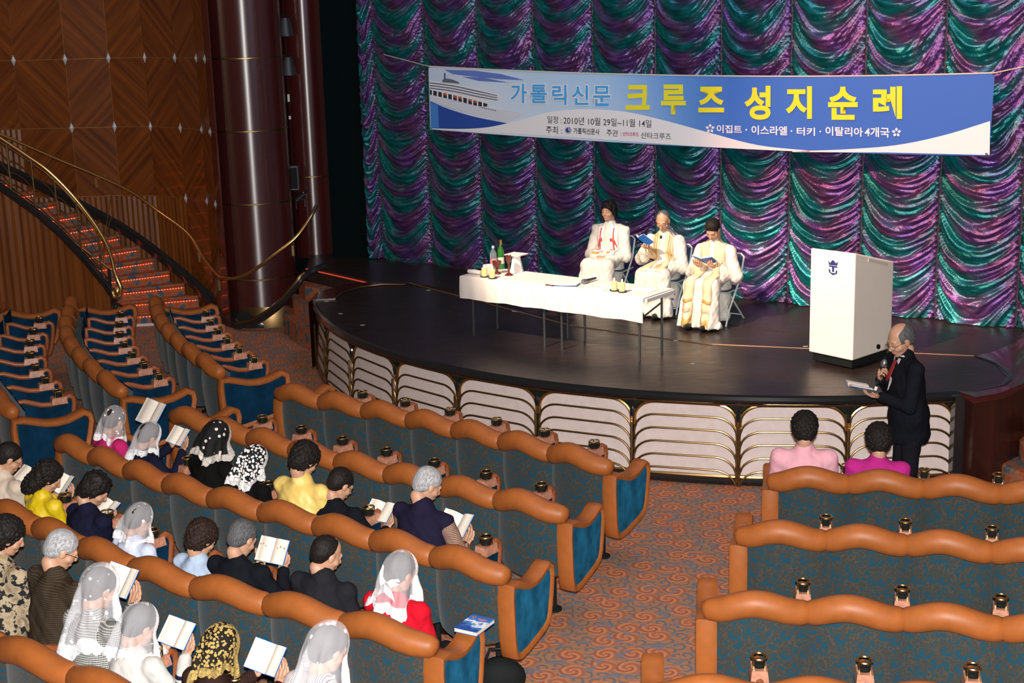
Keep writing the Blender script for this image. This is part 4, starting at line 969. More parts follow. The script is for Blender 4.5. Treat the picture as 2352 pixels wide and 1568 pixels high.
def cloth(name, c, kind='plain', c2=None):
    if 'cloth_' + name in MATS: return MATS['cloth_' + name]
    M = mat('cloth_' + name, c, .85, spec=.12 if max(c) > .05 else .05); N = NT(M); v = coords(N)
    n1 = N.n('ShaderNodeTexNoise', Scale=14., Detail=4); N.l(v, n1.inputs['Vector']); fn = N.n('ShaderNodeTexNoise', Scale=420.); N.l(v, fn.inputs['Vector'])
    h = N.math('ADD', n1.outputs['Fac'], N.math('MULTIPLY', fn.outputs['Fac'], .12)); N.bump(h, N.b, .55, .02)
    if kind == 'check':
        sp = N.n('ShaderNodeSeparateXYZ'); N.l(v, sp.inputs[0]); xy = N.math('ADD', sp.outputs[0], sp.outputs[1])
        a = N.math('SINE', N.math('MULTIPLY', xy, 520.)); b = N.math('SINE', N.math('MULTIPLY', sp.outputs[2], 520.)); f = N.ramp(N.math('MULTIPLY', N.math('MAXIMUM', a, b), .5), [(.2, (0, 0, 0)), (.3, (1, 1, 1))]); N.l(N.mix(f, c, c2), N.b.inputs['Base Color'])
    if kind == 'stripe':
        sp = N.n('ShaderNodeSeparateXYZ'); N.l(v, sp.inputs[0]); f = N.ramp(N.math('SINE', N.math('MULTIPLY', sp.outputs[0], 620.)), [(.3, (0, 0, 0)), (.5, (1, 1, 1))]); N.l(N.mix(f, c, c2), N.b.inputs['Base Color'])
    if kind == 'tweed':
        sp = N.n('ShaderNodeSeparateXYZ'); N.l(v, sp.inputs[0]); f = N.ramp(N.math('SINE', N.math('MULTIPLY', sp.outputs[2], 480.)), [(.1, (0, 0, 0)), (.9, (1, 1, 1))]); N.l(N.mix(f, c, c2), N.b.inputs['Base Color'])
    if kind == 'floral':
        vo = N.n('ShaderNodeTexNoise', Scale=26., Detail=3); N.l(v, vo.inputs['Vector']); N.l(N.ramp(vo.outputs['Fac'], [(.42, c2), (.47, c), (.56, c), (.62, (.30, .22, .12))]), N.b.inputs['Base Color'])
    if kind == 'bands':
        sp = N.n('ShaderNodeSeparateXYZ'); N.l(v, sp.inputs[0]); f = N.ramp(sp.outputs[2], [(.845, (1, 1, 1)), (.85, (0, 0, 0)), (.862, (0, 0, 0)), (.867, (1, 1, 1))], 'CONSTANT'); 
        f2 = N.ramp(sp.outputs[2], [(.0, (0, 0, 0)), (.80, (0, 0, 0)), (.805, (1, 1, 1)), (.83, (1, 1, 1)), (.835, (0, 0, 0))], 'CONSTANT'); N.l(N.mix(f2, N.mix(f, c2, c), c2), N.b.inputs['Base Color'])
    if kind == 'satin': N.b.inputs['Roughness'].default_value = .33; N.b.inputs['Specular IOR Level'].default_value = .6
    return M
dark_trs = cloth('charcoal_trousers', (.010, .010, .014))
shoe_m = mat('black_shoe', (.01, .01, .01), .3)
eye_m = mat('eye', (.02, .012, .01), .2); lip_m = mat('lips', (.42, .15, .11), .5)

# lace veils
def veil_mat(name, base, alpha, lace, kind):
    M = mat('veil_' + name, base, .75, spec=.2); N = NT(M); at = N.n('ShaderNodeAttribute', attribute_name='Col'); sp = N.n('ShaderNodeSeparateColor'); N.l(at.outputs['Color'], sp.inputs[0])
    v = coords(N)
    vo = N.n('ShaderNodeTexVoronoi', Scale={'dots': 21., 'sprig': 13., 'plain': 6., 'bdots': 17., 'rose': 44., 'gold': 52.}[kind]); N.l(v, vo.inputs['Vector'])
    edge = N.math('MAXIMUM', sp.outputs[1], N.math('ABSOLUTE', N.math('SUBTRACT', N.math('MULTIPLY', sp.outputs[0], 2.), 1.)))   # how close to hem or face edge
    vl = N.n('ShaderNodeTexVoronoi', Scale=64.); N.l(v, vl.inputs['Vector'])
    lc = N.ramp(vl.outputs['Distance'], [(.30, (1, 1, 1)), (.5, (.35, .35, .35)), (.62, (.85, .85, .85))])
    em = N.ramp(edge, [(.845, (0, 0, 0)), (.87, (1, 1, 1))]); lace_f = N.n('ShaderNodeMath', operation='MULTIPLY'); N.l(lc, lace_f.inputs[0]); N.l(em, lace_f.inputs[1])
    thr = {'dots': .17, 'sprig': .13, 'plain': .05, 'bdots': .20, 'rose': .47, 'gold': .47}[kind]
    dots = N.ramp(vo.outputs['Distance'], [(thr, (1, 1, 1)), (thr + .05, (0, 0, 0))])
    f = N.n('ShaderNodeMath', operation='MAXIMUM'); N.l(lace_f.outputs[0], f.inputs[0]); N.l(dots, f.inputs[1])
    cm = N.mix(f.outputs[0], base, lace); N.l(cm, N.b.inputs['Base Color'])
    mp = N.n('ShaderNodeMapRange'); mp.inputs['To Min'].default_value = alpha; mp.inputs['To Max'].default_value = .97; N.l(f.outputs[0], mp.inputs['Value']); N.l(mp.outputs[0], N.b.inputs['Alpha'])
    tr = N.n('ShaderNodeBsdfTranslucent'); N.l(cm, tr.inputs[0])
    N.bump(f.outputs[0], N.b, .5, .004)
    return M
VM = {'dots': veil_mat('white_dots', (.80, .80, .84), .27, (.95, .95, .97), 'dots'), 'plain': veil_mat('white_plain', (.82, .82, .86), .27, (.95, .95, .97), 'plain'), 'sprig': veil_mat('white_sprig', (.82, .82, .86), .27, (.95, .95, .97), 'sprig'),
      'black_dots': veil_mat('black_dots', (.008, .008, .009), .93, (.70, .64, .58), 'bdots'), 'rose': veil_mat('black_white_lace', (.010, .010, .012), .85, (.82, .79, .78), 'rose'), 'gold': veil_mat('gold_crochet', (.012, .009, .006), .85, (.40, .28, .09), 'gold')}
def veil(length, flare, seed, fmax=128, big=1.0):
    """a cloth laid over the head: u runs round the back from temple to temple, v from crown to hem (head-centred, z up)"""
    nu, nv = 72, 44; r = np.random.default_rng(seed); p = r.uniform(0, 6.28, 6)
    U, Vv = np.meshgrid(np.linspace(0, 1, nu + 1), np.linspace(0, 1, nv + 1)); phi = math.radians(fmax) * (2 * U - 1)   # 0 = back
    rx, ry, rz_ = .104 * big, .126 * big, .138 * big
    arcl = .17; tot = arcl + length; s = Vv * tot
    cap = np.clip(s / arcl, 0, 1) * PI / 2; rad = np.sin(cap); zz = np.cos(cap) * rz_ + .018
    down = np.clip(s - arcl, 0, None); zz = np.where(down > 0, .018 - down, zz)
    fold = np.sin(phi * 5 + p[0]) + .6 * np.sin(phi * 9 + p[1] + 2 * Vv) + .3 * np.sin(phi * 15 + p[2])
    R_ = rad * (1 + flare * (down / .3) ** 1.1) + .20 * fold * np.clip(down / .16, 0, 1) ** .8 + .03 * np.sin(phi * 7 + p[5]) * np.clip(s / .12, 0, 1)
    R_ = R_ * (1 + .02 * np.sin(phi * 3 + p[3] + Vv * 5))
    X = np.sin(phi) * rx * R_; Y = -np.cos(phi) * ry * R_ - .012
    front = np.clip(np.abs(phi) / math.radians(fmax) - .75, 0, 1) * 4
    hem = .016 * np.abs(np.sin(phi * 11 + p[4])) * (Vv > .97) + (.035 * np.sin(phi * 2 + p[1]) + .02 * np.sin(phi * 5 + p[2])) * np.clip(down / length, 0, 1)
    zz = zz - hem + .05 * (np.cos(phi) * -.5 + .5) * (down / (length + .01)) 
    V = np.stack([X, Y, zz], -1).reshape(-1, 3); F = gridfaces(nu, nv)
    return V, F, np.stack([U, Vv, 0 * U], -1).reshape(-1, 3)

# books
page_m = mat('book_page', (.80, .74, .64), .8); N = NT(page_m); _v = coords(N); _sp = N.n('ShaderNodeSeparateXYZ'); N.l(_v, _sp.inputs[0])
_ln = N.ramp(N.math('SINE', N.math('MULTIPLY', _sp.outputs[1], 820.)), [(.45, (0, 0, 0)), (.7, (1, 1, 1))])
_nz = N.n('ShaderNodeTexNoise', Scale=60., Detail=2); _mp = N.n('ShaderNodeMapping'); N.l(_v, _mp.inputs[0]); _mp.inputs['Scale'].default_value = (3.2, .9, 1); N.l(_mp.outputs[0], _nz.inputs['Vector'])
_w = N.ramp(_nz.outputs['Fac'], [(.45, (0, 0, 0)), (.55, (1, 1, 1))]); _bx = N.ramp(N.math('ABSOLUTE', _sp.outputs[1]), [(.070, (1, 1, 1)), (.074, (0, 0, 0))])
_m1 = N.n('ShaderNodeMath', operation='MULTIPLY'); N.l(_ln, _m1.inputs[0]); N.l(_w, _m1.inputs[1]); _m2 = N.n('ShaderNodeMath', operation='MULTIPLY'); N.l(_m1.outputs[0], _m2.inputs[0]); N.l(_bx, _m2.inputs[1]); _m3 = N.math('MULTIPLY', _m2.outputs[0], .26)
N.l(N.mix(_m3, (.80, .74, .64), (.20, .18, .16)), N.b.inputs['Base Color'])
cover_m = mat('book_cover', (.02, .16, .55), .35); block_m = mat('page_edge', (.66, .60, .48), .8, var=(200, .15, 0))
def book_meshes(open_=.28):
    D = {}
    W_, H_ = .125, .178
    def leaf(sg, th, lift):
        def top(u, v): 
            x = u * W_; z = .020 * math.sin(PI * min(1, u * 1.15)) * (1 - .35 * u) + math.tan(open_) * x + lift
            return Vector((sg * x, (v - .5) * H_, z))
        mb = MB(); mb.grid(top, 10, 2)
        a = [top(i / 10, 0) for i in range(11)]; b = [top(i / 10, 1) for i in range(11)]
        lo = lambda p: Vector((p.x, p.y, math.tan(open_) * abs(p.x) - .002))
        for ln in (a, b, [top(1, j / 2) for j in range(3)]):
            n = len(ln); mb.add(ln + [lo(p) for p in ln], [(i, i + 1, n + i + 1, n + i) for i in range(n - 1)])
        return mb
    D['pages'] = [leaf(-1, 0, .003).mesh('pages', angle=30), leaf(1, 0, .003).mesh('pages', angle=30)]
    mb = MB()
    for sg in (-1, 1):
        x1 = W_ + .004; z1 = math.tan(open_) * x1
        pts = [(0, -H_ / 2 - .003, -.004), (sg * x1, -H_ / 2 - .003, z1 - .004), (sg * x1, H_ / 2 + .003, z1 - .004), (0, H_ / 2 + .003, -.004)]
        mb.slab([Vector(p) for p in pts], (0, 0, -.003))
    D['cover'] = mb.mesh('cover', False); D['cover'].materials.append(cover_m)
    for m_ in D['pages']: m_.materials.append(page_m)
    return D
BK = {'flat': book_meshes(.10), 'vee': book_meshes(.42), 'mid': book_meshes(.24)}
def open_book(label, M, kind='mid', group='open prayer books'):
    t = thing('open_book', label, 'book', (0, 0, 0), 0, group); t.matrix_world = M
    for me in BK[kind]['pages']: link('pages', me, parent=t)
    link('cover', BK[kind]['cover'], parent=t); return t

def frame(o, y, z):      # matrix with given origin, y and approximately z axes
    y = Vector(y).normalized(); z = Vector(z); x = y.cross(z).normalized(); z = x.cross(y)
    M = Matrix.Identity(4)
    for i in range(3): M[i][0], M[i][1], M[i][2], M[i][3] = x[i], y[i], z[i], o[i]
    return M
NP_ = 0
def person(label, headpx, zh, rz, lean=.14, pitch=35, yaw=0, roll=0, hair=('short', 'black'), veil_=None, top=('jacket', None), under=None, book=None, scale=1., base=0., hands='book', bx=(.0, .36, .74), btilt=35,
           glasses=False, trs=None, robe=False, sleeve=None, cat='person', stand=False, collar=None, shoulder=0., book_label=None, bkind='mid', head_scale=1., bookrot=0., vlen=.27, vflare=.30, extra=None, group='seated audience reading prayer books', skirt=None, face=False, brows=True, nobend=False, bookpx=None):
    global NP_; NP_ += 1
    f = Vector((-math.sin(rz), math.cos(rz), 0)); hw = pz(headpx[0], headpx[1], zh) if len(headpx) == 2 else Vector(headpx); zh = hw.z
    hz = (zh - base) / scale; root = Vector((hw.x, hw.y, base)) - f * lean * scale
    if bookpx:
        q = pplane(bookpx[0], bookpx[1], root + f * .40 * scale, f); d_ = q - root; r_ = Vector((f.y, -f.x, 0)); bx = (max(-.28, min(.30, d_.dot(r_) / scale)), d_.dot(f) / scale, (q.z - base) / scale)
    t = thing('person', label, cat, root, rz, group); t.scale = (scale,) * 3
    Hc = Vector((0, lean, hz)); HR = Euler((-math.radians(pitch), math.radians(roll), math.radians(yaw)), 'XYZ').to_matrix().to_4x4()
    HM_ = T(Hc) @ HR @ Matrix.Diagonal((head_scale * 1.0, head_scale, head_scale, 1))
    s = shoulder
    nb = HM_ @ Vector((0, -.030, -.10)); N_ = Vector((0, lean * .62 - .01, hz - (.200 if robe else .168))); 
    if not stand: Pz = .56; Pv = Vector((0, .0, Pz)); 
    else: Pv = Vector((0, .0, .92))
    Cv = Pv.lerp(N_, .55); Sh = N_ - Vector((0, .005, .045 if robe else .038)); shx = .185 + s
    arms = {}
    for sg in (1, -1):
        S = Sh + Vector((sg * shx, 0, 0))
        if hands == 'book' or isinstance(hands, dict) and not hands.get(sg): 
            n_ = Vector((0, -math.sin(math.radians(btilt)), math.cos(math.radians(btilt)))); up_ = Vector((0, math.cos(math.radians(btilt)), math.sin(math.radians(btilt))))
            B = Vector(bx); W_ = B + Vector((sg * .105, 0, 0)) - up_ * .115 - n_ * .035
            hd = (Vector((-sg * .25, 0, 0)) + up_ * .9).normalized(); hM = frame(W_, hd, -n_); kindh = 'hold'
        elif hands == 'lap': W_ = Vector((sg * .07, .30, .60)); hd = Vector((-sg * .75, .55, -.15)); hM = frame(W_, hd, (0, .1, 1)); kindh = 'rest'
        else: W_, hd, up2, kindh = hands[sg]; W_ = Vector(W_); hM = frame(W_, hd, up2)
        mid = (S + W_) / 2; L = (S - W_).length; ua = .29; bend = math.sqrt(max(0.0004, ua * ua - (L / 2) ** 2)) if L / 2 < ua else .02
        E = mid + (Vector((sg * .55, -.25, -.8)).normalized()) * bend; arms[sg] = (S, E, W_, hM, kindh, hd)
    body = [('c', nb, N_, .052, .058), ('c', N_, Cv, .055, .095), ('c', Cv, Pv, .095, .10), ('c', Sh + Vector((-shx, 0, 0)), Sh + Vector((shx, 0, 0)), .045, .045)]
    for sg in (1, -1):
        S, E, W_, hM, kh, hd = arms[sg]; body += [('c', S, E, .042, .036), ('c', E, W_, .035, .024)]
    hipx = .085; legs = []
    if stand:
        for sg in (1, -1): legs.append((Pv + Vector((sg * hipx, 0, -.02)), Vector((sg * .09, .02, .49)), Vector((sg * .09, -.01, .08))))
    else:
        for sg in (1, -1): legs.append((Vector((sg * hipx, .03, .54)), Vector((sg * .11, .43, .52)), Vector((sg * .10, .47, .09))))
    for a, b, c in legs: body += [('c', a, b, .075, .052), ('c', b, c, .050, .034), ('c', c, c + Vector((0, .12, -.045)), .034, .026)]
    parts = [sdf_mesh(body, .0165, .025), xf(HEAD, HM_)]
    for sg in (1, -1):
        S, E, W_, hM, kh, hd = arms[sg]; Mh = hM @ Matrix.Diagonal((sg, 1, 1, 1)); parts.append(xf(HANDS[kh], Mh))
    V, F = merge(parts); me = npmesh('body', V, F); me.materials.append(skin); link('body', me, parent=t)
    # clothing
    cm = top[1]; g = .012; tk = top[0]
    ph = np.random.default_rng(NP_).uniform(0, 6, 6)
    wr = lambda X, Y, Z: .0035 * np.sin(X * 38 + 9 * Z + ph[0]) * np.sin(Z * 31 + ph[1] + 3 * Y) + .0025 * np.sin((X + Y) * 71 + Z * 23 + ph[2]) * np.sin(Z * 53 + ph[3])
    C = [('c', N_ - Vector((0, .004, .0)), Sh, .066, .10), ('e', tuple(Cv + Vector((0, .01, .03))), (.182 + s, .135, .20)), ('e', tuple(Pv + Vector((0, .02, .03))), (.172 + s, .142, .15)), ('c', Cv + Vector((.055, 0, 0)), Pv + Vector((.05, 0, .02)), .125, .135), ('c', Cv + Vector((-.055, 0, 0)), Pv + Vector((-.05, 0, .02)), .125, .135), ('c', N_ + Vector((0, -.012, .03)), N_ + Vector((0, -.01, -.03)), .058, .095), ('c', Sh + Vector((-shx, 0, 0)), Sh + Vector((shx, 0, 0)), .062, .062), ('e', tuple(Sh + Vector((0, -.02, -.06))), (.18 + s, .105, .11))]
    SL = []
    for sg in (1, -1):
        S, E, W_, hM, kh, hd = arms[sg]; wv = (W_ - E).normalized()
        if robe: SL += [('c', S, E, .062, .070), ('c', E, W_ - wv * .05, .070, .072), ('e', tuple(E.lerp(W_, .6) + Vector((0, 0, -.05))), (.055, .075, .085))]
        elif tk == 'vest': pass
        else: SL += [('c', S, E, .063, .056), ('c', E, W_ - wv * .02, .055, .043)]
    if stand: C += [('c', Pv + Vector((0, 0, .05)), Pv + Vector((0, -.005, -.12)), .165, .175)]
    if not robe and not stand: C.append(('c', N_ + Vector((0, -.020, .040)), N_ + Vector((0, -.01, 0)), .050, .075))
    if collar: C.append(('c', N_ + Vector((0, -.004, .012)), N_ + Vector((0, .01, .035)), .064, .066))
    if robe:
        K = [Vector((sg * .13, .44, .50)) for sg in (1, -1)]; Bt = [Vector((sg * .15, .50, .05)) for sg in (1, -1)]
        C += [('c', Pv + Vector((0, .05, -.02)), (K[0] + K[1]) / 2 + Vector((0, -.03, -.01)), .13, .085), ('c', K[0], K[1], .080, .080)]
        for a, b in zip(K, Bt): C += [('c', Pv.lerp(a, .3), a, .10, .088), ('c', a, b, .085, .12)]
        C += [('c', (K[0] + K[1]) / 2, (Bt[0] + Bt[1]) / 2 + Vector((0, -.03, 0)), .08, .12), ('c', Pv, Vector((0, .10, .12)), .15, .17)]
        fl = lambda X, Y, Z: wr(X, Y, Z) + np.clip((.62 - Z) * 1.6, 0, 1) * .019 * np.sin(X * 62 + 4 * np.sin(Z * 6 + ph[4])) + .007 * np.sin(X * 47 + Z * 9 + ph[5]) * np.clip((Z - .6) * 3, 0, 1)
        V, F = sdf_mesh(C + SL, .0115, .034, lambda X, Y, Z: .035 - Z + 0 * X, fl)
    else:
        zc = Pv.z - (.20 if stand else .09)
        V, F = sdf_mesh(C + SL, g, .03, lambda X, Y, Z: zc - Z + 0 * X, wr)
    me = npmesh(tk, V, F); me.materials.append(cm); link({'vest': 'vest', 'robe': 'robe'}.get(tk, tk), me, parent=t); cv = (V, F)
    if tk == 'vest' or sleeve:
        SL2 = []
        for sg in (1, -1):
            S, E, W_, hM, kh, hd = arms[sg]; wv = (W_ - E).normalized(); SL2 = [('c', S, E, .060, .053), ('c', E, W_ - wv * .02, .053, .042)]
            V, F = sdf_mesh(SL2, .010, .03, None, wr); me = npmesh('sleeve', V, F); me.materials.append(sleeve); link('sleeve', me, parent=t)
    if collar:
        mb = MB(); mb.tube([N_ + Vector((.062 * math.sin(a), .062 * math.cos(a) + .0, .030 + .012 * math.cos(a))) for a in [2 * PI * k / 20 for k in range(20)]], .012, 8, closed=True); obj('collar', mb, collar, t)
    if not robe:
        TR_ = []
        for a, b, c in legs: TR_ += [('c', a, b, .092, .070), ('c', b, c, .068, .056)]
        TR_.append(('e', tuple(Pv + Vector((0, .02, -.03))), (.16, .13, .12)))
        V, F = sdf_mesh(TR_, .0165, .03, None, wr); me = npmesh('trousers', V, F); me.materials.append(trs or dark_trs); link('trousers', me, parent=t)
    for a, b, c in legs:
        mb = MB(); mb.ell(c + Vector((0, .07, -.045)), (.048, .135, .045), 12); obj('shoe', mb, shoe_m, t)
    if hair:
        if hair[0] not in HAIR: HAIR[hair[0]] = hair_mesh(hair[0])
        V, F = HAIR[hair[0]]; key = 'hm_' + hair[0] + hair[1]
        if key not in bpy.data.meshes: me = npmesh(key, V, F); me.materials.append(HM[hair[1]])
        link('hair', bpy.data.meshes[key], parent=t, M=HM_)
    if veil_:
        V, F, c = veil(vlen, vflare, NP_, big=1.04 if hair and 'curly' in hair[0] else 1.0)
        Q = np.array((Euler((-math.radians(pitch) * .45, 0, math.radians(yaw))).to_matrix())); back = np.clip((.018 - V[:, 2]) / .1, 0, 1)[:, None]
        Rf = np.array(HR.to_3x3()); V1 = V @ Rf.T; V2 = V @ Q.T; V2[:, 2] -= 0; Vn = V1 * (1 - back) + (V2 + (V1 * 0)) * back
        Vn = Vn + np.array(Hc)
        bv = BVHTree.FromPolygons([tuple(p) for p in cv[0]], [tuple(q) for q in cv[1].tolist()])
        out = []
        for p in Vn:
            q = Vector(p); co, no, ix, di = bv.find_nearest(q, .25)
            if co is not None and ((q - co).dot(no) < 0 or di < .010): q = co + no * (.011 + .004 * math.sin(q.x * 60 + q.z * 25))
            out.append(q)
        me = npmesh('veil', [tuple(q) for q in out], F, c); me.materials.append(VM[veil_]); vo_ = link('veil', me, parent=t)
        if extra: extra(t, vo_, BVHTree.FromPolygons(out, [tuple(q) for q in F.tolist()]), Hc)
    if face:
        for sg in (1, -1):
            mb = MB(); mb.tube([HM_ @ Vector((sg * x, y, z)) for x, y, z in ((.016, .0835, .0), (.024, .086, -.003), (.033, .0855, -.004), (.043, .079, -.001))], [.0015, .0030, .0030, .0015], 6); obj('eyelid', mb, eye_m, t)
            mb = MB(); mb.tube([HM_ @ Vector((sg * x, y, z)) for x, y, z in ((.012, .0895, .026), (.026, .0905, .031), (.046, .080, .026))], [.002, .0045, .002], 6, flat=.6); obj('eyebrow', mb, HM[hair[1]] if hair else eye_m, t)
        mb = MB(); mb.tube([HM_ @ Vector((x, .0935 - 12 * x * x, -.0625)) for x in (-.024, -.012, 0, .012, .024)], [.002, .0045, .005, .0045, .002], 6); obj('lips', mb, lip_m, t)
    if glasses:
        mb = MB()
        for sg in (1, -1):
            mb.tube([HM_ @ Vector((sg * .033 + .024 * math.cos(a), .104 - .004 * math.cos(a) * sg, -.002 + .017 * math.sin(a))) for a in [2 * PI * k / 14 for k in range(14)]], .0019, 5, closed=True)
            mb.tube([HM_ @ Vector((sg * .057, .100, .003)), HM_ @ Vector((sg * .082, .03, .006)), HM_ @ Vector((sg * .084, -.01, .0))], .0022, 5)
        mb.tube([HM_ @ Vector((-.01, .106, .002)), HM_ @ Vector((.01, .106, .002))], .0018, 5)
        obj('glasses', mb, mat('glasses_metal', (.12, .10, .08), .25, .9), t)
    if book:
        up_ = Vector((math.sin(math.radians(bookrot)), math.cos(math.radians(btilt)), math.sin(math.radians(btilt)))); n_ = Vector((0, -math.sin(math.radians(btilt)), math.cos(math.radians(btilt))))
        open_book(book, T(root) @ Rz(rz) @ Matrix.Diagonal((scale,) * 3 + (1,)) @ frame(Vector(bx), up_, n_), bkind)
    return t, cv, dict(N=N_, Sh=Sh, H=HM_, P=Pv)

# ================================================================== THINGS ON THE STAGE
tx = Vector((1.31 + .52, 13.98 - 15.40, 0)).normalized(); ty = Vector((-tx.y, tx.x, 0)); TO = Vector((-.52, 15.40, 0)); trz = math.atan2(tx.y, tx.x); TZ = 1.50; TL_ = 2.316; TW = .55
grey_metal = mat('grey_table_metal', (.12, .13, .14), .35, .8); table_top_m = mat('pale_laminate', (.62, .60, .58), .5)
for i in range(2):
    t = thing('folding_table', ('left' if i == 0 else 'right') + ' one of the two folding tables under the long white altar cloth', 'table', TO + tx * (TL_ / 2 * i) + ty * TW / 2 + Vector((0, 0, ZS)), trz, 'folding altar tables')
    mb = MB(); mb.box((TL_ / 4, 0, TZ - ZS - .02), (TL_ / 2 - .004, TW - .03, .035)); obj('tabletop', mb, table_top_m, t, smooth=False)
    for j, x in enumerate((.10, TL_ / 2 - .12)):
        for y in (-TW / 2 + .06, TW / 2 - .08):
            mb = MB(); mb.tube([(x, y, 0), (x, y, TZ - ZS - .035)], .0125, 8); obj('leg', mb, grey_metal, t)
        mb = MB(); mb.tube([(x, -TW / 2 + .06, .42), (x, TW / 2 - .08, .52)], .009, 6); mb.tube([(x, -TW / 2 + .06, .5), (x + (.2 if j == 0 else -.2), 0, .60)], .007, 6); obj('brace', mb, grey_metal, t)
t = MB(); drop = .235
prof = [(-.012, -drop), (-.016, -.10), (-.012, -.004), (.0, .004), (.26, .005), (TW, .004), (TW + .008, -.004), (TW + .010, -.10)]
def clo(u, v):
    k = v * (len(prof) - 1); i = min(int(k), len(prof) - 2); f = k - i; y = prof[i][0] * (1 - f) + prof[i + 1][0] * f; z = prof[i][1] * (1 - f) + prof[i + 1][1] * f
    x = -.012 + (TL_ - .02) * u
    if z < -.01: y += (.004 * math.sin(u * 40) + .004 * math.sin(u * 90)) * min(1, -z * 8) * (-1 if y < .1 else 1)
    if v < .01: z += .004 * math.sin(u * 30)
    return Vector((x, y, TZ - ZS + z))
t.grid(clo, 90, 21); cl = obj('tablecloth', t, white_cl, M=T(TO + Vector((0, 0, ZS))) @ Rz(trz)); tag(cl, 'long white cloth spread over the altar tables with its front edge hanging down', 'tablecloth')
mbh = MB(); mbh.grid(lambda u, v: clo(0, 0) + Vector((-.004 - .004 * math.sin(v * 5), (TW + .02) * u, (drop * v * .99))), 8, 4); obj('hanging_end', mbh, white_cl, cl)

def onp(x, y, z=TZ + .004): return pz(x, y, z)
candle_m = mat('ivory_candle', (.95, .72, .25), .6, sss=.3); flame_m = mat('flame', (1, .8, .4), .5, emit=(1, .75, .4), es=14)
for i, (x, y, lab) in enumerate([(1113, 636, 'left candle of the pair at the left end of the altar table'), (1131, 639.5, 'right candle of the pair at the left end of the altar table'), (1411, 668, 'left candle of the pair at the right end of the altar table'), (1429, 671, 'right candle of the pair at the right end of the altar table')]):
    p = onp(x, y); t = thing('candle', lab, 'candle', p, 0, 'altar candles')
    mb = MB(); mb.lathe([(0, .012), (.030, .012), (.030, .095), (.024, .098), (.012, .094), (0, .094)], 18); obj('wax', mb, candle_m, t)
    mb = MB(); mb.lathe([(0, .0), (.035, .0), (.052, .010), (.048, .013), (.03, .010), (0, .010)], 8); obj('holder', mb, black_gl, t)
    mb = MB(); mb.ell((0, 0, .115), (.007, .007, .018), 8); obj('flame', mb, flame_m, t)
p = onp(1090, 630); t = thing('folded_napkin', 'small rolled white napkin at the far left end of the altar table', 'napkin', p, trz)
mb = MB(); mb.tube([(-.08, 0, .028), (.0, .0, .030), (.09, .0, .026)], [.022, .028, .024], 12, flat=.9); obj('roll', mb, white_cl, t)
p = onp(1122, 624); t = thing('white_bowl', 'small white bowl behind the left candles', 'bowl', p); mb = MB(); mb.lathe([(0, 0), (.04, .0), (.06, .04), (.062, .075), (.056, .075), (.05, .03), (0, .015)], 24); obj('bowl', mb, white_cl, t)
ruby = mat('ruby_wood', (.10, .015, .008), .2, coat=.6)
p = onp(1142, 629); t = thing('chalice', 'squat dark red goblet beside the left candles', 'goblet', p); mb = MB(); mb.lathe([(0, 0), (.045, .002), (.040, .012), (.012, .03), (.012, .06), (.03, .075), (.047, .10), (.050, .14), (.045, .14), (.0, .09)], 24); obj('cup', mb, ruby, t)
p = onp(1169, 632); t = thing('candlestick', 'tall slender dark red goblet in front of the draped chalice', 'goblet', p); mb = MB(); mb.lathe([(0, 0), (.048, .002), (.040, .010), (.012, .03), (.010, .10), (.014, .115), (.012, .13), (.028, .15), (.030, .215), (.026, .215), (.0, .16)], 24); obj('cup', mb, ruby, t)
glass_clear = mat('clear_plastic', (.75, .85, .9), .08, trans=.85); glass_green = mat('green_glass', (.02, .14, .02), .08, coat=.6)
p = onp(1134, 619); t = thing('water_bottle', 'clear plastic water bottle with a pink label on the altar table', 'bottle', p)
mb = MB(); mb.lathe([(0, 0), (.036, .0), (.038, .02), (.038, .16), (.034, .19), (.014, .225), (.013, .245), (0, .245)], 20); obj('bottle', mb, glass_clear, t)
mb = MB(); mb.lathe([(.0385, .06), (.0385, .12)], 20); obj('label_band', mb, mat('pink_label', (.75, .25, .28), .5), t); mb = MB(); mb.lathe([(.015, .235), (.015, .26), (0, .26)], 14); obj('cap', mb, mat('pale_blue_cap', (.5, .6, .8), .4), t)
p = onp(1151, 617); t = thing('wine_bottle', 'green wine bottle with a gold cap on the altar table', 'bottle', p)
mb = MB(); mb.lathe([(0, 0), (.037, .0), (.038, .02), (.038, .19), (.03, .22), (.014, .25), (.013, .28), (0, .28)], 20); obj('bottle', mb, glass_green, t)
mb = MB(); mb.lathe([(.0155, .265), (.0165, .315), (0, .318)], 14); obj('cap', mb, brass, t); mb = MB(); mb.lathe([(.0385, .06), (.0385, .13)], 20); obj('label_band', mb, P_('bottle_label', (.6, .6, .5)), t)
p = onp(1187, 624); t = thing('draped_chalice', 'chalice hidden under a white cloth with a square white card on top', 'chalice', p, trz)
mb = MB(); mb.lathe([(.075, .0), (.062, .06), (.045, .15), (.05, .175), (0, .18)], 8); obj('veil_cloth', mb, white_cl, t)
mb = MB(); mb.box((0, 0, .19), (.19, .17, .010)); obj('pall', mb, white_cl, t, smooth=False)
pap = mat('white_paper', (.80, .78, .74), .8)
open_book('open missal lying flat in the middle of the altar table', T(onp(1297, 652, TZ + .014)) @ Rz(trz + .35) @ Matrix.Diagonal((1.15, .9, .6, 1)), 'flat')
def sheet(x, y, rz, w_, h_, lab, nm='paper_sheet'):
    p = onp(x, y, TZ + .008); t = thing(nm, lab, 'paper', p, rz); mb = MB(); mb.box((0, 0, 0), (w_, h_, .003)); obj('sheet', mb, pap, t, smooth=False)
sheet(1366, 664, trz + .1, .24, .10, 'narrow white paper sheet lying left of the right candles'); sheet(1480, 664, trz, .24, .14, 'stack of white papers at the right end of the altar table'); sheet(1398, 655, trz + .2, .2, .12, 'white paper sheet lying behind the right candles')
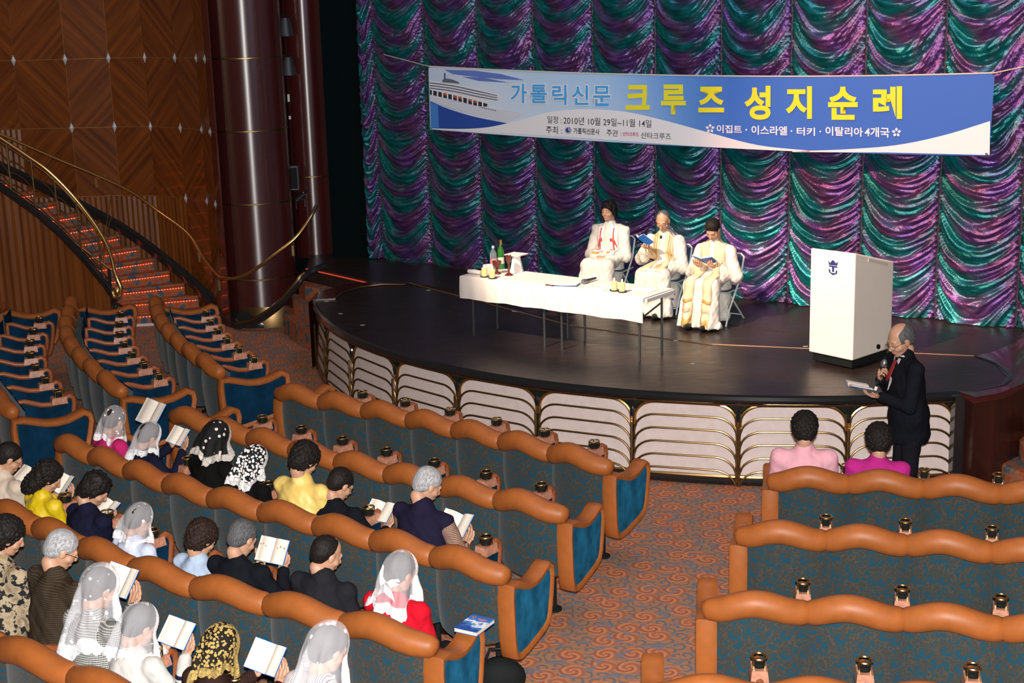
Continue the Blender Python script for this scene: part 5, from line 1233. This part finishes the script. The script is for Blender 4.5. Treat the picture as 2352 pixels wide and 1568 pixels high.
p = onp(1266, 656); t = thing('wooden_cross', 'small brown cross lying flat near the front edge of the altar table', 'cross', p + Vector((0, 0, .006)), trz + .3); mb = MB(); mb.box((0, 0, 0), (.12, .02, .012)); mb.box((.02, 0, .001), (.02, .07, .012)); obj('cross', mb, mat('brown_wood', (.09, .03, .015), .5), t, smooth=False)
def microphone(M, lab, white_end=False):
    t = thing('microphone', lab, 'microphone', (0, 0, 0)); t.matrix_world = M
    mb = MB(); mb.lathe([(0, -.02), (.011, -.02), (.013, .02), (.018, .15), (.022, .165)], 16); obj('handle', mb, black_gl, t)
    mb = MB(); mb.lathe([(.022, .165), (.027, .185), (.025, .21), (.014, .225), (0, .228)], 16); obj('grille', mb, mat('mic_grille', (.28, .28, .29), .35, .8), t)
    if white_end: mb = MB(); mb.lathe([(0, -.05), (.013, -.05), (.013, -.015), (0, -.015)], 14); obj('end_cap', mb, pap, t)
pa_ = onp(1366, 639, TZ + .03); pb_ = onp(1336, 648, TZ + .03); microphone(T(pa_) @ (pb_ - pa_).to_track_quat('Z', 'Y').to_matrix().to_4x4(), 'silver-headed microphone lying on the altar table')
# tape marks on the stage floor
tape = mat('tape', (.60, .50, .45), .7)
for i, (x, y, w_) in enumerate([(1187, 715, .13), (1397, 759, .15), (782, 720, .05), (750, 692, .05), (833, 746, .05), (984, 666, .05), (1390, 762, .05), (1552, 782, .05), (1850, 795, .05), (2258, 815, .07), (1590, 835, .04)]):
    p = pz(x, y, ZS + .002); mb = MB(); mb.box((0, 0, 0), (w_, .022, .002)); tag(obj('tape_mark', mb, tape, M=T(p) @ Rz(trz + .1 * i), smooth=False), ['long pale tape mark under the left part of the altar table', 'long pale tape mark under the right part of the altar table', 'second small tape mark from the left end of the apron edge', 'small tape mark nearest the left end of the apron', 'third small tape mark along the apron edge', 'small tape mark behind the floor seam on the left', 'tiny tape mark touching the long mark under the table', 'small tape mark below the middle priest', 'small tape mark left of the lectern', 'small tape mark on the floor seam at the far right', 'faint tape scrap on the open deck right of the table'][i], 'tape mark')

# lectern
LP = [pz(1857, 830, ZS), pz(1957, 852, ZS), pz(2046, 822, ZS)]; LP.append(LP[0] + LP[2] - LP[1])
lec = thing('lectern', 'tall white lectern with a navy crown and anchor emblem on its front', 'lectern', LP[1]); lo = LP[1]
lec_m = mat('lectern_white', (.80, .72, .64), .5, var=(3, .03, 0)); q = [p - lo for p in LP]
ztop = [1.12, 1.13, .955, .95]; zb = .10
mb = MB(); mb.add([Vector((p.x, p.y, zb)) for p in q] + [Vector((p.x, p.y, z)) for p, z in zip(q, ztop)], [(3, 2, 1, 0), (4, 5, 6, 7), (0, 1, 5, 4), (1, 2, 6, 5), (2, 3, 7, 6), (3, 0, 4, 7)])
cab = obj('cabinet', mb, lec_m, lec, smooth=False); bv_ = cab.modifiers.new('edge', 'BEVEL'); bv_.width = .012; bv_.segments = 2
cen = sum(q, Vector()) / 4
mb = MB(); mb.prism([((p.x - cen.x) * .9 + cen.x, (p.y - cen.y) * .9 + cen.y) for p in q], .02, zb); obj('plinth', mb, black_mt, lec, smooth=False)
mb = MB()
for p in q: mb.ell(((p.x - cen.x) * .8 + cen.x, (p.y - cen.y) * .8 + cen.y, .018), (.02, .02, .018), 8)
obj('castors', mb, black_gl, lec)['kind'] = 'stuff'
fn_ = Vector(((q[1] - q[0]).y, -(q[1] - q[0]).x, 0)).normalized(); sn_ = Vector(((q[2] - q[1]).y, -(q[2] - q[1]).x, 0)).normalized()
def decal(name, pxs, m_, p0, n, par, off=.004):
    pts = [pplane(x, y, p0 + n * off, n) - lo for x, y in pxs]; mb = MB(); mb.slab(pts, -n * .003); return obj(name, mb, m_, par, smooth=False)
emb = mat('emblem_navy', (.02, .03, .16), .5)
ex, ey = 1913, 612
E_ = lambda L: [(ex + a, ey + b) for a, b in L]
decal('crown', E_([(-10, -10), (-11, -14), (-6, -8), (-4, -12), (0, -15), (4, -11), (6, -7), (11, -11), (10, -2), (-9, -4)]), emb, LP[0], fn_, lec)
decal('crown_base', E_([(-9, -3), (10, -.5), (10, 3), (-9, 0)]), emb, LP[0], fn_, lec)
decal('anchor_shaft', E_([(-2, 0), (2.5, 1), (2.5, 13), (-2, 12)]), emb, LP[0], fn_, lec)
decal('anchor_flukes', E_([(-10, 4), (-6, 8), (-6, 13), (0, 15), (6, 15), (6, 11), (10, 8), (9, 17), (5, 18), (0, 20), (-5, 16), (-9, 13)]), emb, LP[0], fn_, lec)
decal('grip_slot', [(1995, 593), (2040, 603), (2040, 611), (1995, 601)], mat('slot_grey', (.60, .54, .48), .6), LP[1], sn_, lec)
decal('cable_hole', [(2018 + 4.5 * math.cos(a), 796 + 6 * math.sin(a)) for a in [2 * PI * k / 16 for k in range(16)]], black_mt, LP[1], sn_, lec)

# folding chairs
chair_wh = mat('chair_white_metal', (.55, .62, .60), .35, .2); chair_bl = mat('chair_navy', (.015, .03, .08), .5)
def folding_chair(p, rz, lab, sc):
    t = thing('folding_chair', lab, 'chair', p, rz, 'folding chairs of the priests'); t.scale = (sc, sc, sc * .88)
    for sg in (-1, 1):
        mb = MB(); mb.tube([(sg * .21, .24, 0), (sg * .21, .16, .20), (sg * .21, -.14, .60), (sg * .20, -.24, .84)], .012, 8); obj('front_leg', mb, chair_wh, t)
        mb = MB(); mb.tube([(sg * .19, -.27, 0), (sg * .19, .14, .44)], .011, 8); obj('rear_leg', mb, chair_wh, t)
    mb = MB(); mb.tube([(.20, -.24, .84), (.16, -.25, .88), (-.16, -.25, .88), (-.20, -.24, .84)], .012, 8); mb.tube([(-.2, .21, .08), (.2, .21, .08)], .008, 6); mb.tube([(-.19, -.22, .06), (.19, -.22, .06)], .008, 6); obj('crossbars', mb, chair_wh, t)
    mb = MB(); mb.box((0, -.215, .76), (.38, .02, .20), Matrix.Rotation(.22, 3, 'X')); obj('backrest', mb, chair_bl, t, smooth=False)
    mb = MB(); mb.box((0, .0, .445), (.39, .38, .03)); obj('seat', mb, chair_bl, t, smooth=False)
    mb = MB(); mb.tube([(-.20, .19, .44), (.20, .19, .44), (.20, -.17, .44), (-.20, -.17, .44)], .012, 6, closed=True); obj('seat_rim', mb, chair_wh, t)

# ================================================================== PRIESTS
alb = cloth('ivory_alb', (.64, .60, .53)); stole_w = mat('stole_white', (.70, .68, .68), .7); stole_c = mat('stole_cream', (.64, .50, .32), .7); red_e = mat('red_embroidery', (.55, .06, .05), .6); gold_e = mat('gold_embroidery', (.52, .28, .07), .5, .1); orange_e = mat('orange_embroidery', (.80, .28, .03), .6)
frz = math.atan2(-cn.x, cn.y)
def strip(cv, x0, w_, t0, t1, m_, par, name='stole', off=.008, n=26, dx=0., O=(0, .10, .62), nx=3):
    bv = BVHTree.FromPolygons([tuple(p) for p in cv[0]], [tuple(q) for q in cv[1].tolist()]); mb = MB(); rows = []
    for i in range(n + 1):
        th = math.radians(t0 + (t1 - t0) * i / n); d = Vector((0, math.cos(th), math.sin(th))); r = []
        for j in range(nx + 1):
            xx = x0 + dx * i / n + (j / nx - .5) * w_; o = Vector((xx, O[1], O[2])) + d * 1.6; h = bv.ray_cast(o, -d)
            r.append((h[0] + (h[1] * .75 + d * .25) * off) if h[0] is not None else (rows[-1][j] if rows else o - d * 1.2))
        rows.append(r)
    vs = [p for r in rows for p in r]; w1 = nx + 1
    mb.add(vs, [(i * w1 + j, i * w1 + j + 1, (i + 1) * w1 + j + 1, (i + 1) * w1 + j) for i in range(n) for j in range(nx)]); o = obj(name, mb, m_, par); o.modifiers.new('t', 'SOLIDIFY').thickness = .003; return o
PS = .93
f3 = Vector((-math.sin(frz), math.cos(frz), 0))
def priest(headpx, y, lab, rz, **kw):
    h = py_(headpx[0], headpx[1], y); t, cv, inf = person(lab, tuple(h), h.z, rz, base=ZS, scale=PS, robe=True, top=('robe', alb), group=None, face=True, **kw)
    return t, cv, inf, t.location.copy()
t, cv, inf, p1 = priest((1398, 484), 17.0, 'young dark-haired priest in a white robe with red crosses, hands folded in his lap', frz + .12, lean=.10, pitch=6, yaw=-8, roll=0, hair=('fringe', 'black'), hands='lap', collar=alb)
for sg in (-1, 1):
    strip(cv, sg * .085, .11, 90, 2, stole_w, t, dx=sg * .02)
    strip(cv, sg * .085, .015, 86, 16, red_e, t, 'cross_bar', .020, dx=sg * .015); strip(cv, sg * .09, .075, 70, 65, red_e, t, 'cross_bar', .021, 3)
for k, (x, a) in enumerate([(-.10, 4), (.06, 0)]): strip(cv, x + .03, .07, a + 8, a + 2, orange_e, t, 'embroidery', .013, 3)
folding_chair(p1, frz + .12, 'folding chair under the young priest beside the altar table', PS)
t, cv, inf, p2 = priest((1523, 507), 16.3, 'middle priest with glasses in a white robe holding up a booklet in one hand', frz + .08, lean=.15, pitch=26, yaw=10, hair=('receding', 'pepper'), glasses=True, collar=alb,
      hands={1: (Vector((.13, .33, .80)), Vector((-.15, .6, .5)), (.1, -.5, .8), 'hold'), -1: (Vector((-.08, .30, .61)), Vector((.5, .6, -.1)), (0, .1, 1), 'rest')})
strip(cv, .075, .09, 90, -8, stole_c, t, dx=.02); strip(cv, -.085, .09, 90, -8, stole_c, t, dx=-.02)
for sg, x in ((1, .08), (-1, -.09)):
    for k in (-1, 1): strip(cv, x + k * .012, .008, 84, 32, gold_e, t, 'gold_line', .018)
    strip(cv, x, .06, 60, 55, gold_e, t, 'cross_bar', .018, 2)
mb = MB(); mb.ell(inf['N'] + Vector((.02, .085, .005)), (.018, .016, .022), 10); obj('clip_microphone', mb, black_gl, t)
M2 = t.matrix_basis.copy(); open_book('open booklet in the raised hand of the middle priest', M2 @ frame(Vector((.14, .42, .90)), (.5, .45, .55), (-.3, -.55, .7)) @ Matrix.Diagonal((.9, .9, .9, 1)), 'vee')
folding_chair(p2, frz + .08, 'folding chair under the middle priest with glasses', PS)
t, cv, inf, p3 = priest((1637, 527), 15.65, 'right-hand priest in a white robe bowed over an open book with both hands', frz + .02, lean=.17, pitch=42, yaw=4, hair=('short', 'black'), collar=alb, bx=(.0, .38, .78), btilt=28)
strip(cv, .09, .12, 90, -52, stole_c, t, dx=.03, n=44); strip(cv, -.09, .12, 90, -52, stole_c, t, dx=-.03, n=40)
for sg in (1, -1):
    for k in range(3): strip(cv, sg * .118, .11, -30 - 7 * k, -33 - 7 * k, gold_e if k != 1 else mat('rose_embroidery', (.66, .38, .26), .6), t, 'stole_band', .013, 3)
open_book('open blue-covered book held by the right-hand priest', t.matrix_basis.copy() @ frame(Vector((0, .38, .78)), (0, math.cos(.49), math.sin(.49)), (0, -math.sin(.49), math.cos(.49))), 'mid')
folding_chair(p3, frz + .02, 'folding chair under the right-hand priest nearest the lectern', PS)

# ================================================================== STANDING READER
suit = cloth('black_suit', (.008, .009, .013))
rzS = math.radians(97)
hS = py_(2068, 780, 11.75)
t, cv, inf = person('balding man with glasses in a dark suit standing and reading into a microphone', tuple(hS), hS.z, rzS, lean=.10, pitch=26, yaw=14, hair=('balding', 'pepper'), head_scale=1.12, top=('jacket', suit), glasses=True, stand=True, base=0., scale=.985 * 1., group=None, face=True, collar=white_cl,
       hands={1: (Vector((.06, .24, 1.26)), Vector((-.35, .25, .7)), (.35, .75, .1), 'grip'), -1: (Vector((-.10, .30, 1.16)), Vector((.10, .95, .12)), (0, .1, -1), 'hold')}, shoulder=.045)
Mt = t.matrix_basis.copy()
mb = MB(); N_ = inf['N']
mb.slab([N_ + Vector((-.02, .075, .0)), N_ + Vector((.02, .075, .0)), N_ + Vector((.030, .140, -.15)), N_ + Vector((0, .150, -.18)), N_ + Vector((-.030, .140, -.15))], (0, .01, 0)); obj('necktie', mb, mat('red_tie', (.28, .015, .015), .5), t)
mb = MB(); mb.slab([N_ + Vector((-.06, .062, .02)), N_ + Vector((.06, .062, .02)), N_ + Vector((.0, .140, -.26))], (0, .006, 0)); obj('shirt_front', mb, white_cl, t)
microphone(Mt @ T(.035, .275, 1.22) @ Euler((.25, -.10, 0)).to_matrix().to_4x4(), 'microphone with a silver head held by the standing reader', True)
open_book('open blue-covered book held out by the standing reader', Mt @ frame(Vector((-.06, .47, 1.225)), (.15, .95, .2), (.05, -.2, .95)), 'mid')

# ================================================================== AUDIENCE
def rz_near(p):
    b = min(SEATS.values(), key=lambda s: (s[0] - Vector((p.x, p.y, 0))).length); return b[1]
def aud(lab, px, zh, **kw):
    kw['lean'] = kw.get('lean', .14) * .8; kw['shoulder'] = kw.get('shoulder', 0) + .012; best = None
    for k in range(30):      # seat the figure a quarter metre in front of its seat back
        z = 1.24 - .01 * k; p = pz(px[0], px[1], z); S_, r_ = min(SEATS.values(), key=lambda s: (s[0] + Vector((-math.sin(s[1]), math.cos(s[1]), 0)) * .3 - Vector((p.x, p.y, 0))).length)
        d = (p - S_).dot(Vector((-math.sin(r_), math.cos(r_), 0))) - kw['lean']
        e = abs(d - .235)
        if best is None or e < best[0]: best = (e, z, r_)
    zh = best[1]; sc = max(.86, min(1.0, zh / 1.17)); kw['scale'] = sc; kw['head_scale'] = min(1.06, .97 / sc)
    return person(lab, px, zh, best[2] + math.radians(kw.pop('turn', 0)), **kw)
navy_c = cloth('navy', (.010, .011, .028)); black_c = cloth('black_knit', (.006, .006, .006)); pink_c = cloth('magenta', (.50, .02, .13)); lpink = cloth('pale_pink', (.70, .36, .42)); mag = cloth('fuchsia', (.42, .02, .20)); red_c = cloth('red_knit', (.55, .006, .02))
yel_s = cloth('yellow_satin', (.80, .58, .16), 'satin'); yel_b = cloth('bright_yellow', (.70, .50, .01), 'satin'); cream_c = cloth('cream_shirt', (.60, .50, .40)); lblue = cloth('light_blue', (.40, .50, .66)); pblue = cloth('pale_blue', (.58, .64, .80)); char = cloth('charcoal_suit', (.016, .016, .020))
tweed = cloth('brown_tweed', (.035, .024, .016), 'tweed', (.060, .045, .028)); chk = cloth('grey_check', (.03, .035, .035), 'check', (.45, .45, .42)); flor = cloth('floral_blouse', (.38, .30, .20), 'floral', (.02, .02, .02)); strp = cloth('red_stripe', (.70, .62, .60), 'stripe', (.10, .02, .03)); brown_c = cloth('dark_brown_top', (.030, .014, .012)); bands = cloth('white_banded', (.55, .53, .50), 'bands', (.01, .012, .04)); plaid = cloth('plaid_shirt', (.50, .36, .26), 'check', (.10, .03, .03)); vest_c = cloth('navy_vest', (.014, .012, .030))
W_ = dict(shoulder=-.015)
aud('woman in a magenta top under a white flower-dotted lace veil, leftmost of her row', (262, 968), 1.17, lean=.14, pitch=30, yaw=14, hair=('short', 'dark_brown'), veil_='dots', top=('blouse', pink_c), hands='lap', vlen=.20, **W_)
aud('woman in a navy top under a plain white veil holding an open book', (343, 1004), 1.17, lean=.18, pitch=35, yaw=-8, hair=('short', 'dark_brown'), veil_='plain', top=('blouse', navy_c), bookpx=(413, 1003), bx=(.17, .42, .84), btilt=48, book='open blue-covered book held in the hands right of the plain white veil', vlen=.20, **W_)
open_book('open book with white pages tilted up behind the plain white veil', T(pz(352, 950, 1.06)) @ Rz(math.radians(-48)) @ frame(Vector((0, 0, 0)), (0, .6, .8), (0, -.8, .6)) @ Matrix.Diagonal((1.25, 1.2, 1, 1)), 'mid')
aud('woman in black under a black lace veil with small white flowers', (497, 1010), 1.19, lean=.16, pitch=32, yaw=-4, hair=('short', 'black'), veil_='black_dots', top=('blouse', black_c), hands='lap', vlen=.16, vflare=.5, **W_)
aud('woman in black under a black and white flower lace veil', (583, 1062), 1.17, lean=.20, pitch=40, yaw=-16, hair=('short', 'black'), veil_='rose', top=('blouse', black_c), hands='lap', vlen=.20, vflare=.4, **W_)
aud('woman with curly black hair in a pale yellow satin jacket', (702, 1056), 1.20, lean=.14, pitch=38, yaw=-8, hair=('curly', 'black'), top=('jacket', yel_s), hands='lap', collar=yel_s, **W_)
aud('black-haired man in a black suit reading beside the yellow satin jacket', (783, 1112), 1.18, lean=.20, pitch=38, yaw=-18, hair=('short', 'black'), top=('jacket', suit), bookpx=(875, 1176), bx=(.12, .46, .74), book='open book read by the black-suited man in the third row', bkind='mid', btilt=42, glasses=True)
aud('grey-haired man in a navy vest over a plaid shirt, reading', (983, 1113), 1.20, lean=.16, pitch=34, yaw=-26, hair=('short', 'grey'), top=('vest', vest_c), sleeve=plaid, bookpx=(1052, 1208), bx=(.15, .42, .72), btilt=44, book='open book read by the grey-haired man in the vest', bkind='vee', collar=cream_c)
aud('man in a cream shirt at the left edge reading', (22, 1052), 1.20, lean=.18, pitch=34, yaw=-22, hair=('short', 'black'), top=('jacket', cream_c), bookpx=(62, 1095), bx=(.10, .42, .72), book='open book read by the man in the cream shirt', glasses=True)
aud('woman with long curly black hair in a bright yellow top, reading', (112, 1096), 1.19, lean=.19, pitch=38, yaw=-22, hair=('long_curly', 'black'), top=('blouse', yel_b), bookpx=(150, 1114), bx=(.07, .42, .82), btilt=46, book='open book read by the woman in the bright yellow top', bkind='vee', **W_)
aud('dark-haired man in a navy jacket bent over beside the bright yellow top', (218, 1124), 1.20, lean=.19, pitch=42, yaw=-24, hair=('fringe', 'black'), top=('jacket', navy_c), bookpx=(172, 1142), bx=(-.10, .40, .72), book='open book held low by the man in the navy jacket')
aud('woman in a pale blue blouse under a large plain white veil', (320, 1196), 1.18, lean=.17, pitch=30, yaw=-6, hair=('short', 'dark_brown'), veil_='sprig', top=('blouse', pblue), hands='lap', vlen=.19, vflare=.38, **W_)
aud('woman with short dark curly hair in a light blue shirt', (466, 1236), 1.18, lean=.15, pitch=36, yaw=-6, hair=('curly', 'dark_brown'), top=('blouse', lblue), hands='lap', **W_)
aud('man with thinning grey hair in a black suit, reading', (557, 1236), 1.20, lean=.17, pitch=34, yaw=-8, hair=('short', 'pepper'), top=('jacket', suit), bookpx=(627, 1264), bx=(.20, .42, .82), btilt=58, book='large open book read by the man with thinning grey hair', bkind='flat')
aud('man with receding black hair in a charcoal suit, arms folded', (752, 1272), 1.20, lean=.16, pitch=30, yaw=-24, hair=('receding', 'black'), top=('jacket', char), hands={1: (Vector((.02, .26, .72)), Vector((-.9, .1, .0)), (0, .5, .9), 'rest'), -1: (Vector((.0, .24, .68)), Vector((.9, .1, 0)), (0, .5, .9), 'rest')}, collar=cloth('grey_shirt', (.35, .36, .42)))
def butterfly(t, vo_, bv, Hc):
    for nm, poly in (('upper_wing', [(0, 0), (-.02, .03), (-.035, .09), (-.05, .10), (-.06, .05), (-.05, 0), (-.03, -.02)]), ('broad_wing', [(0, 0), (.03, .02), (.11, .05), (.12, .03), (.08, -.01), (.03, -.035)]), ('tail_wing', [(-.01, -.01), (.02, -.04), (.05, -.06), (.08, -.11), (.03, -.10), (-.01, -.06)])):
        vs = []
        for x, z in poly:
            o = Hc + Vector((x - .005, -.6, z - .01)); h = bv.ray_cast(o, Vector((0, 1, 0))); vs.append((h[0] if h[0] is not None else o + Vector((0, .45, 0))) - Vector((0, .006, 0)))
        mb = MB(); c = sum(vs, Vector()) / len(vs); mb.add([c] + vs, [(0, i + 1, (i + 1) % len(vs) + 1) for i in range(len(vs))]); obj(nm, mb, mat('white_applique', (.85, .85, .88), .8), vo_, smooth=False)
aud('woman in a red sweater under a white veil with an embroidered butterfly', (920, 1316), 1.18, extra=butterfly, lean=.15, pitch=20, yaw=-12, hair=('short', 'dark_brown'), veil_='plain', top=('sweater', red_c), hands='lap', vlen=.24, vflare=.36, **W_)
aud('woman with curly dark hair in a floral blouse at the left edge', (18, 1232), 1.20, lean=.17, pitch=30, yaw=-20, hair=('curly', 'black'), top=('blouse', flor), hands='lap', **W_)
aud('white-haired man with glasses in a brown tweed jacket', (143, 1262), 1.21, lean=.15, pitch=34, yaw=-24, hair=('short', 'grey'), top=('jacket', tweed), hands='lap', glasses=True, shoulder=.02)
aud('woman in a grey checked top under a long white dotted veil', (232, 1352), 1.16, lean=.17, pitch=26, yaw=-12, hair=('short', 'dark_brown'), veil_='dots', top=('blouse', chk), bookpx=(287, 1338), bx=(.10, .44, .88), btilt=52, book='rolled-open book in front of the long dotted veil', bkind='vee', vlen=.36, vflare=.30, **W_)
aud('woman in a white top with navy bands under a sheer white veil, reading', (322, 1438), 1.14, lean=.18, pitch=32, yaw=-8, hair=('short', 'black'), veil_='plain', top=('blouse', bands), bookpx=(412, 1455), bx=(.17, .44, .80), btilt=50, book='open book read under the sheer white veil in the nearest row', bkind='mid', vlen=.22, vflare=.45, **W_)
aud('woman in dark brown under a gold crochet veil, reading', (506, 1490), 1.16, lean=.17, pitch=28, yaw=-6, hair=('short', 'black'), veil_='gold', top=('blouse', brown_c), bookpx=(622, 1514), bx=(.24, .42, .84), btilt=52, book='open book with white pages beside the gold crochet veil', bkind='vee', vlen=.16, vflare=.30, **W_)
aud('woman in a red striped top under a long white veil, rightmost of the nearest row', (755, 1492), 1.18, lean=.17, pitch=26, yaw=-10, hair=('short', 'dark_brown'), veil_='sprig', top=('blouse', strp), hands='lap', vlen=.34, vflare=.40, **W_)
aud('woman with short curly black hair in a pale pink jacket in the right-hand front row', (1848, 985), 1.16, lean=.12, pitch=30, yaw=0, hair=('curly', 'black'), top=('jacket', lpink), hands='lap', collar=lpink, **W_)
aud('woman with curly black hair in a fuchsia jacket in the right-hand front row', (2018, 1012), 1.14, lean=.16, pitch=34, yaw=6, hair=('curly', 'black'), top=('jacket', mag), hands='lap', collar=mag, **W_)

# closed book on the arm rest, handbag on the floor
p = pz(1090, 1440, .82); t = thing('closed_book', 'closed blue and white paperback lying on the arm rest at the aisle', 'book', p, math.radians(-30))
mb = MB(); mb.box((0, 0, .012), (.150, .205, .020)); obj('pages', mb, block_m, t, smooth=False)
cvm = mat('cover_sky', (.02, .12, .45), .35); N = NT(cvm); _v = coords(N); _sp = N.n('ShaderNodeSeparateXYZ'); N.l(_v, _sp.inputs[0]); _nz = N.n('ShaderNodeTexNoise', Scale=14., Detail=3); N.l(_v, _nz.inputs['Vector'])
_h = N.math('ADD', N.math('MULTIPLY', _sp.outputs[1], 4.), _nz.outputs['Fac']); N.l(N.ramp(_h, [(.30, (.02, .08, .35)), (.42, (.08, .25, .6)), (.48, (.75, .80, .88)), (.58, (.80, .84, .90)), (.66, (.05, .22, .60)), (.9, (.02, .14, .55))]), N.b.inputs['Base Color'])
mb = MB(); mb.box((0, 0, .024), (.153, .208, .003)); obj('cover', mb, cvm, t, smooth=False)
mb = MB(); mb.box((0, 0, .0005), (.153, .208, .003)); obj('back_cover', mb, cover_m, t, smooth=False)
mb = MB(); mb.box((-.045, .07, .0258), (.008, .030, .001)); mb.box((-.045, .075, .0258), (.024, .008, .001)); mb.box((.015, .065, .0258), (.06, .008, .001)); mb.box((.02, .052, .0258), (.045, .006, .001)); obj('title_print', mb, mat('title_red', (.70, .18, .06), .5), t, smooth=False)
def bag(px, lab):
    p = pz(px[0], px[1], .0); t = thing('handbag', lab, 'bag', p); mb = MB(); mb.ell((0, 0, .14), (.17, .10, .14), 14); obj('body', mb, black_mt, t)
    mb = MB(); mb.tube([(-.10, 0, .24), (-.06, 0, .34), (.06, 0, .34), (.10, 0, .24)], .01, 8); obj('handle', mb, black_gl, t)
bag((1030, 1455), 'black handbag on the floor in front of the red sweater woman'); bag((1150, 1600), 'black bag at the bottom edge beside the aisle')
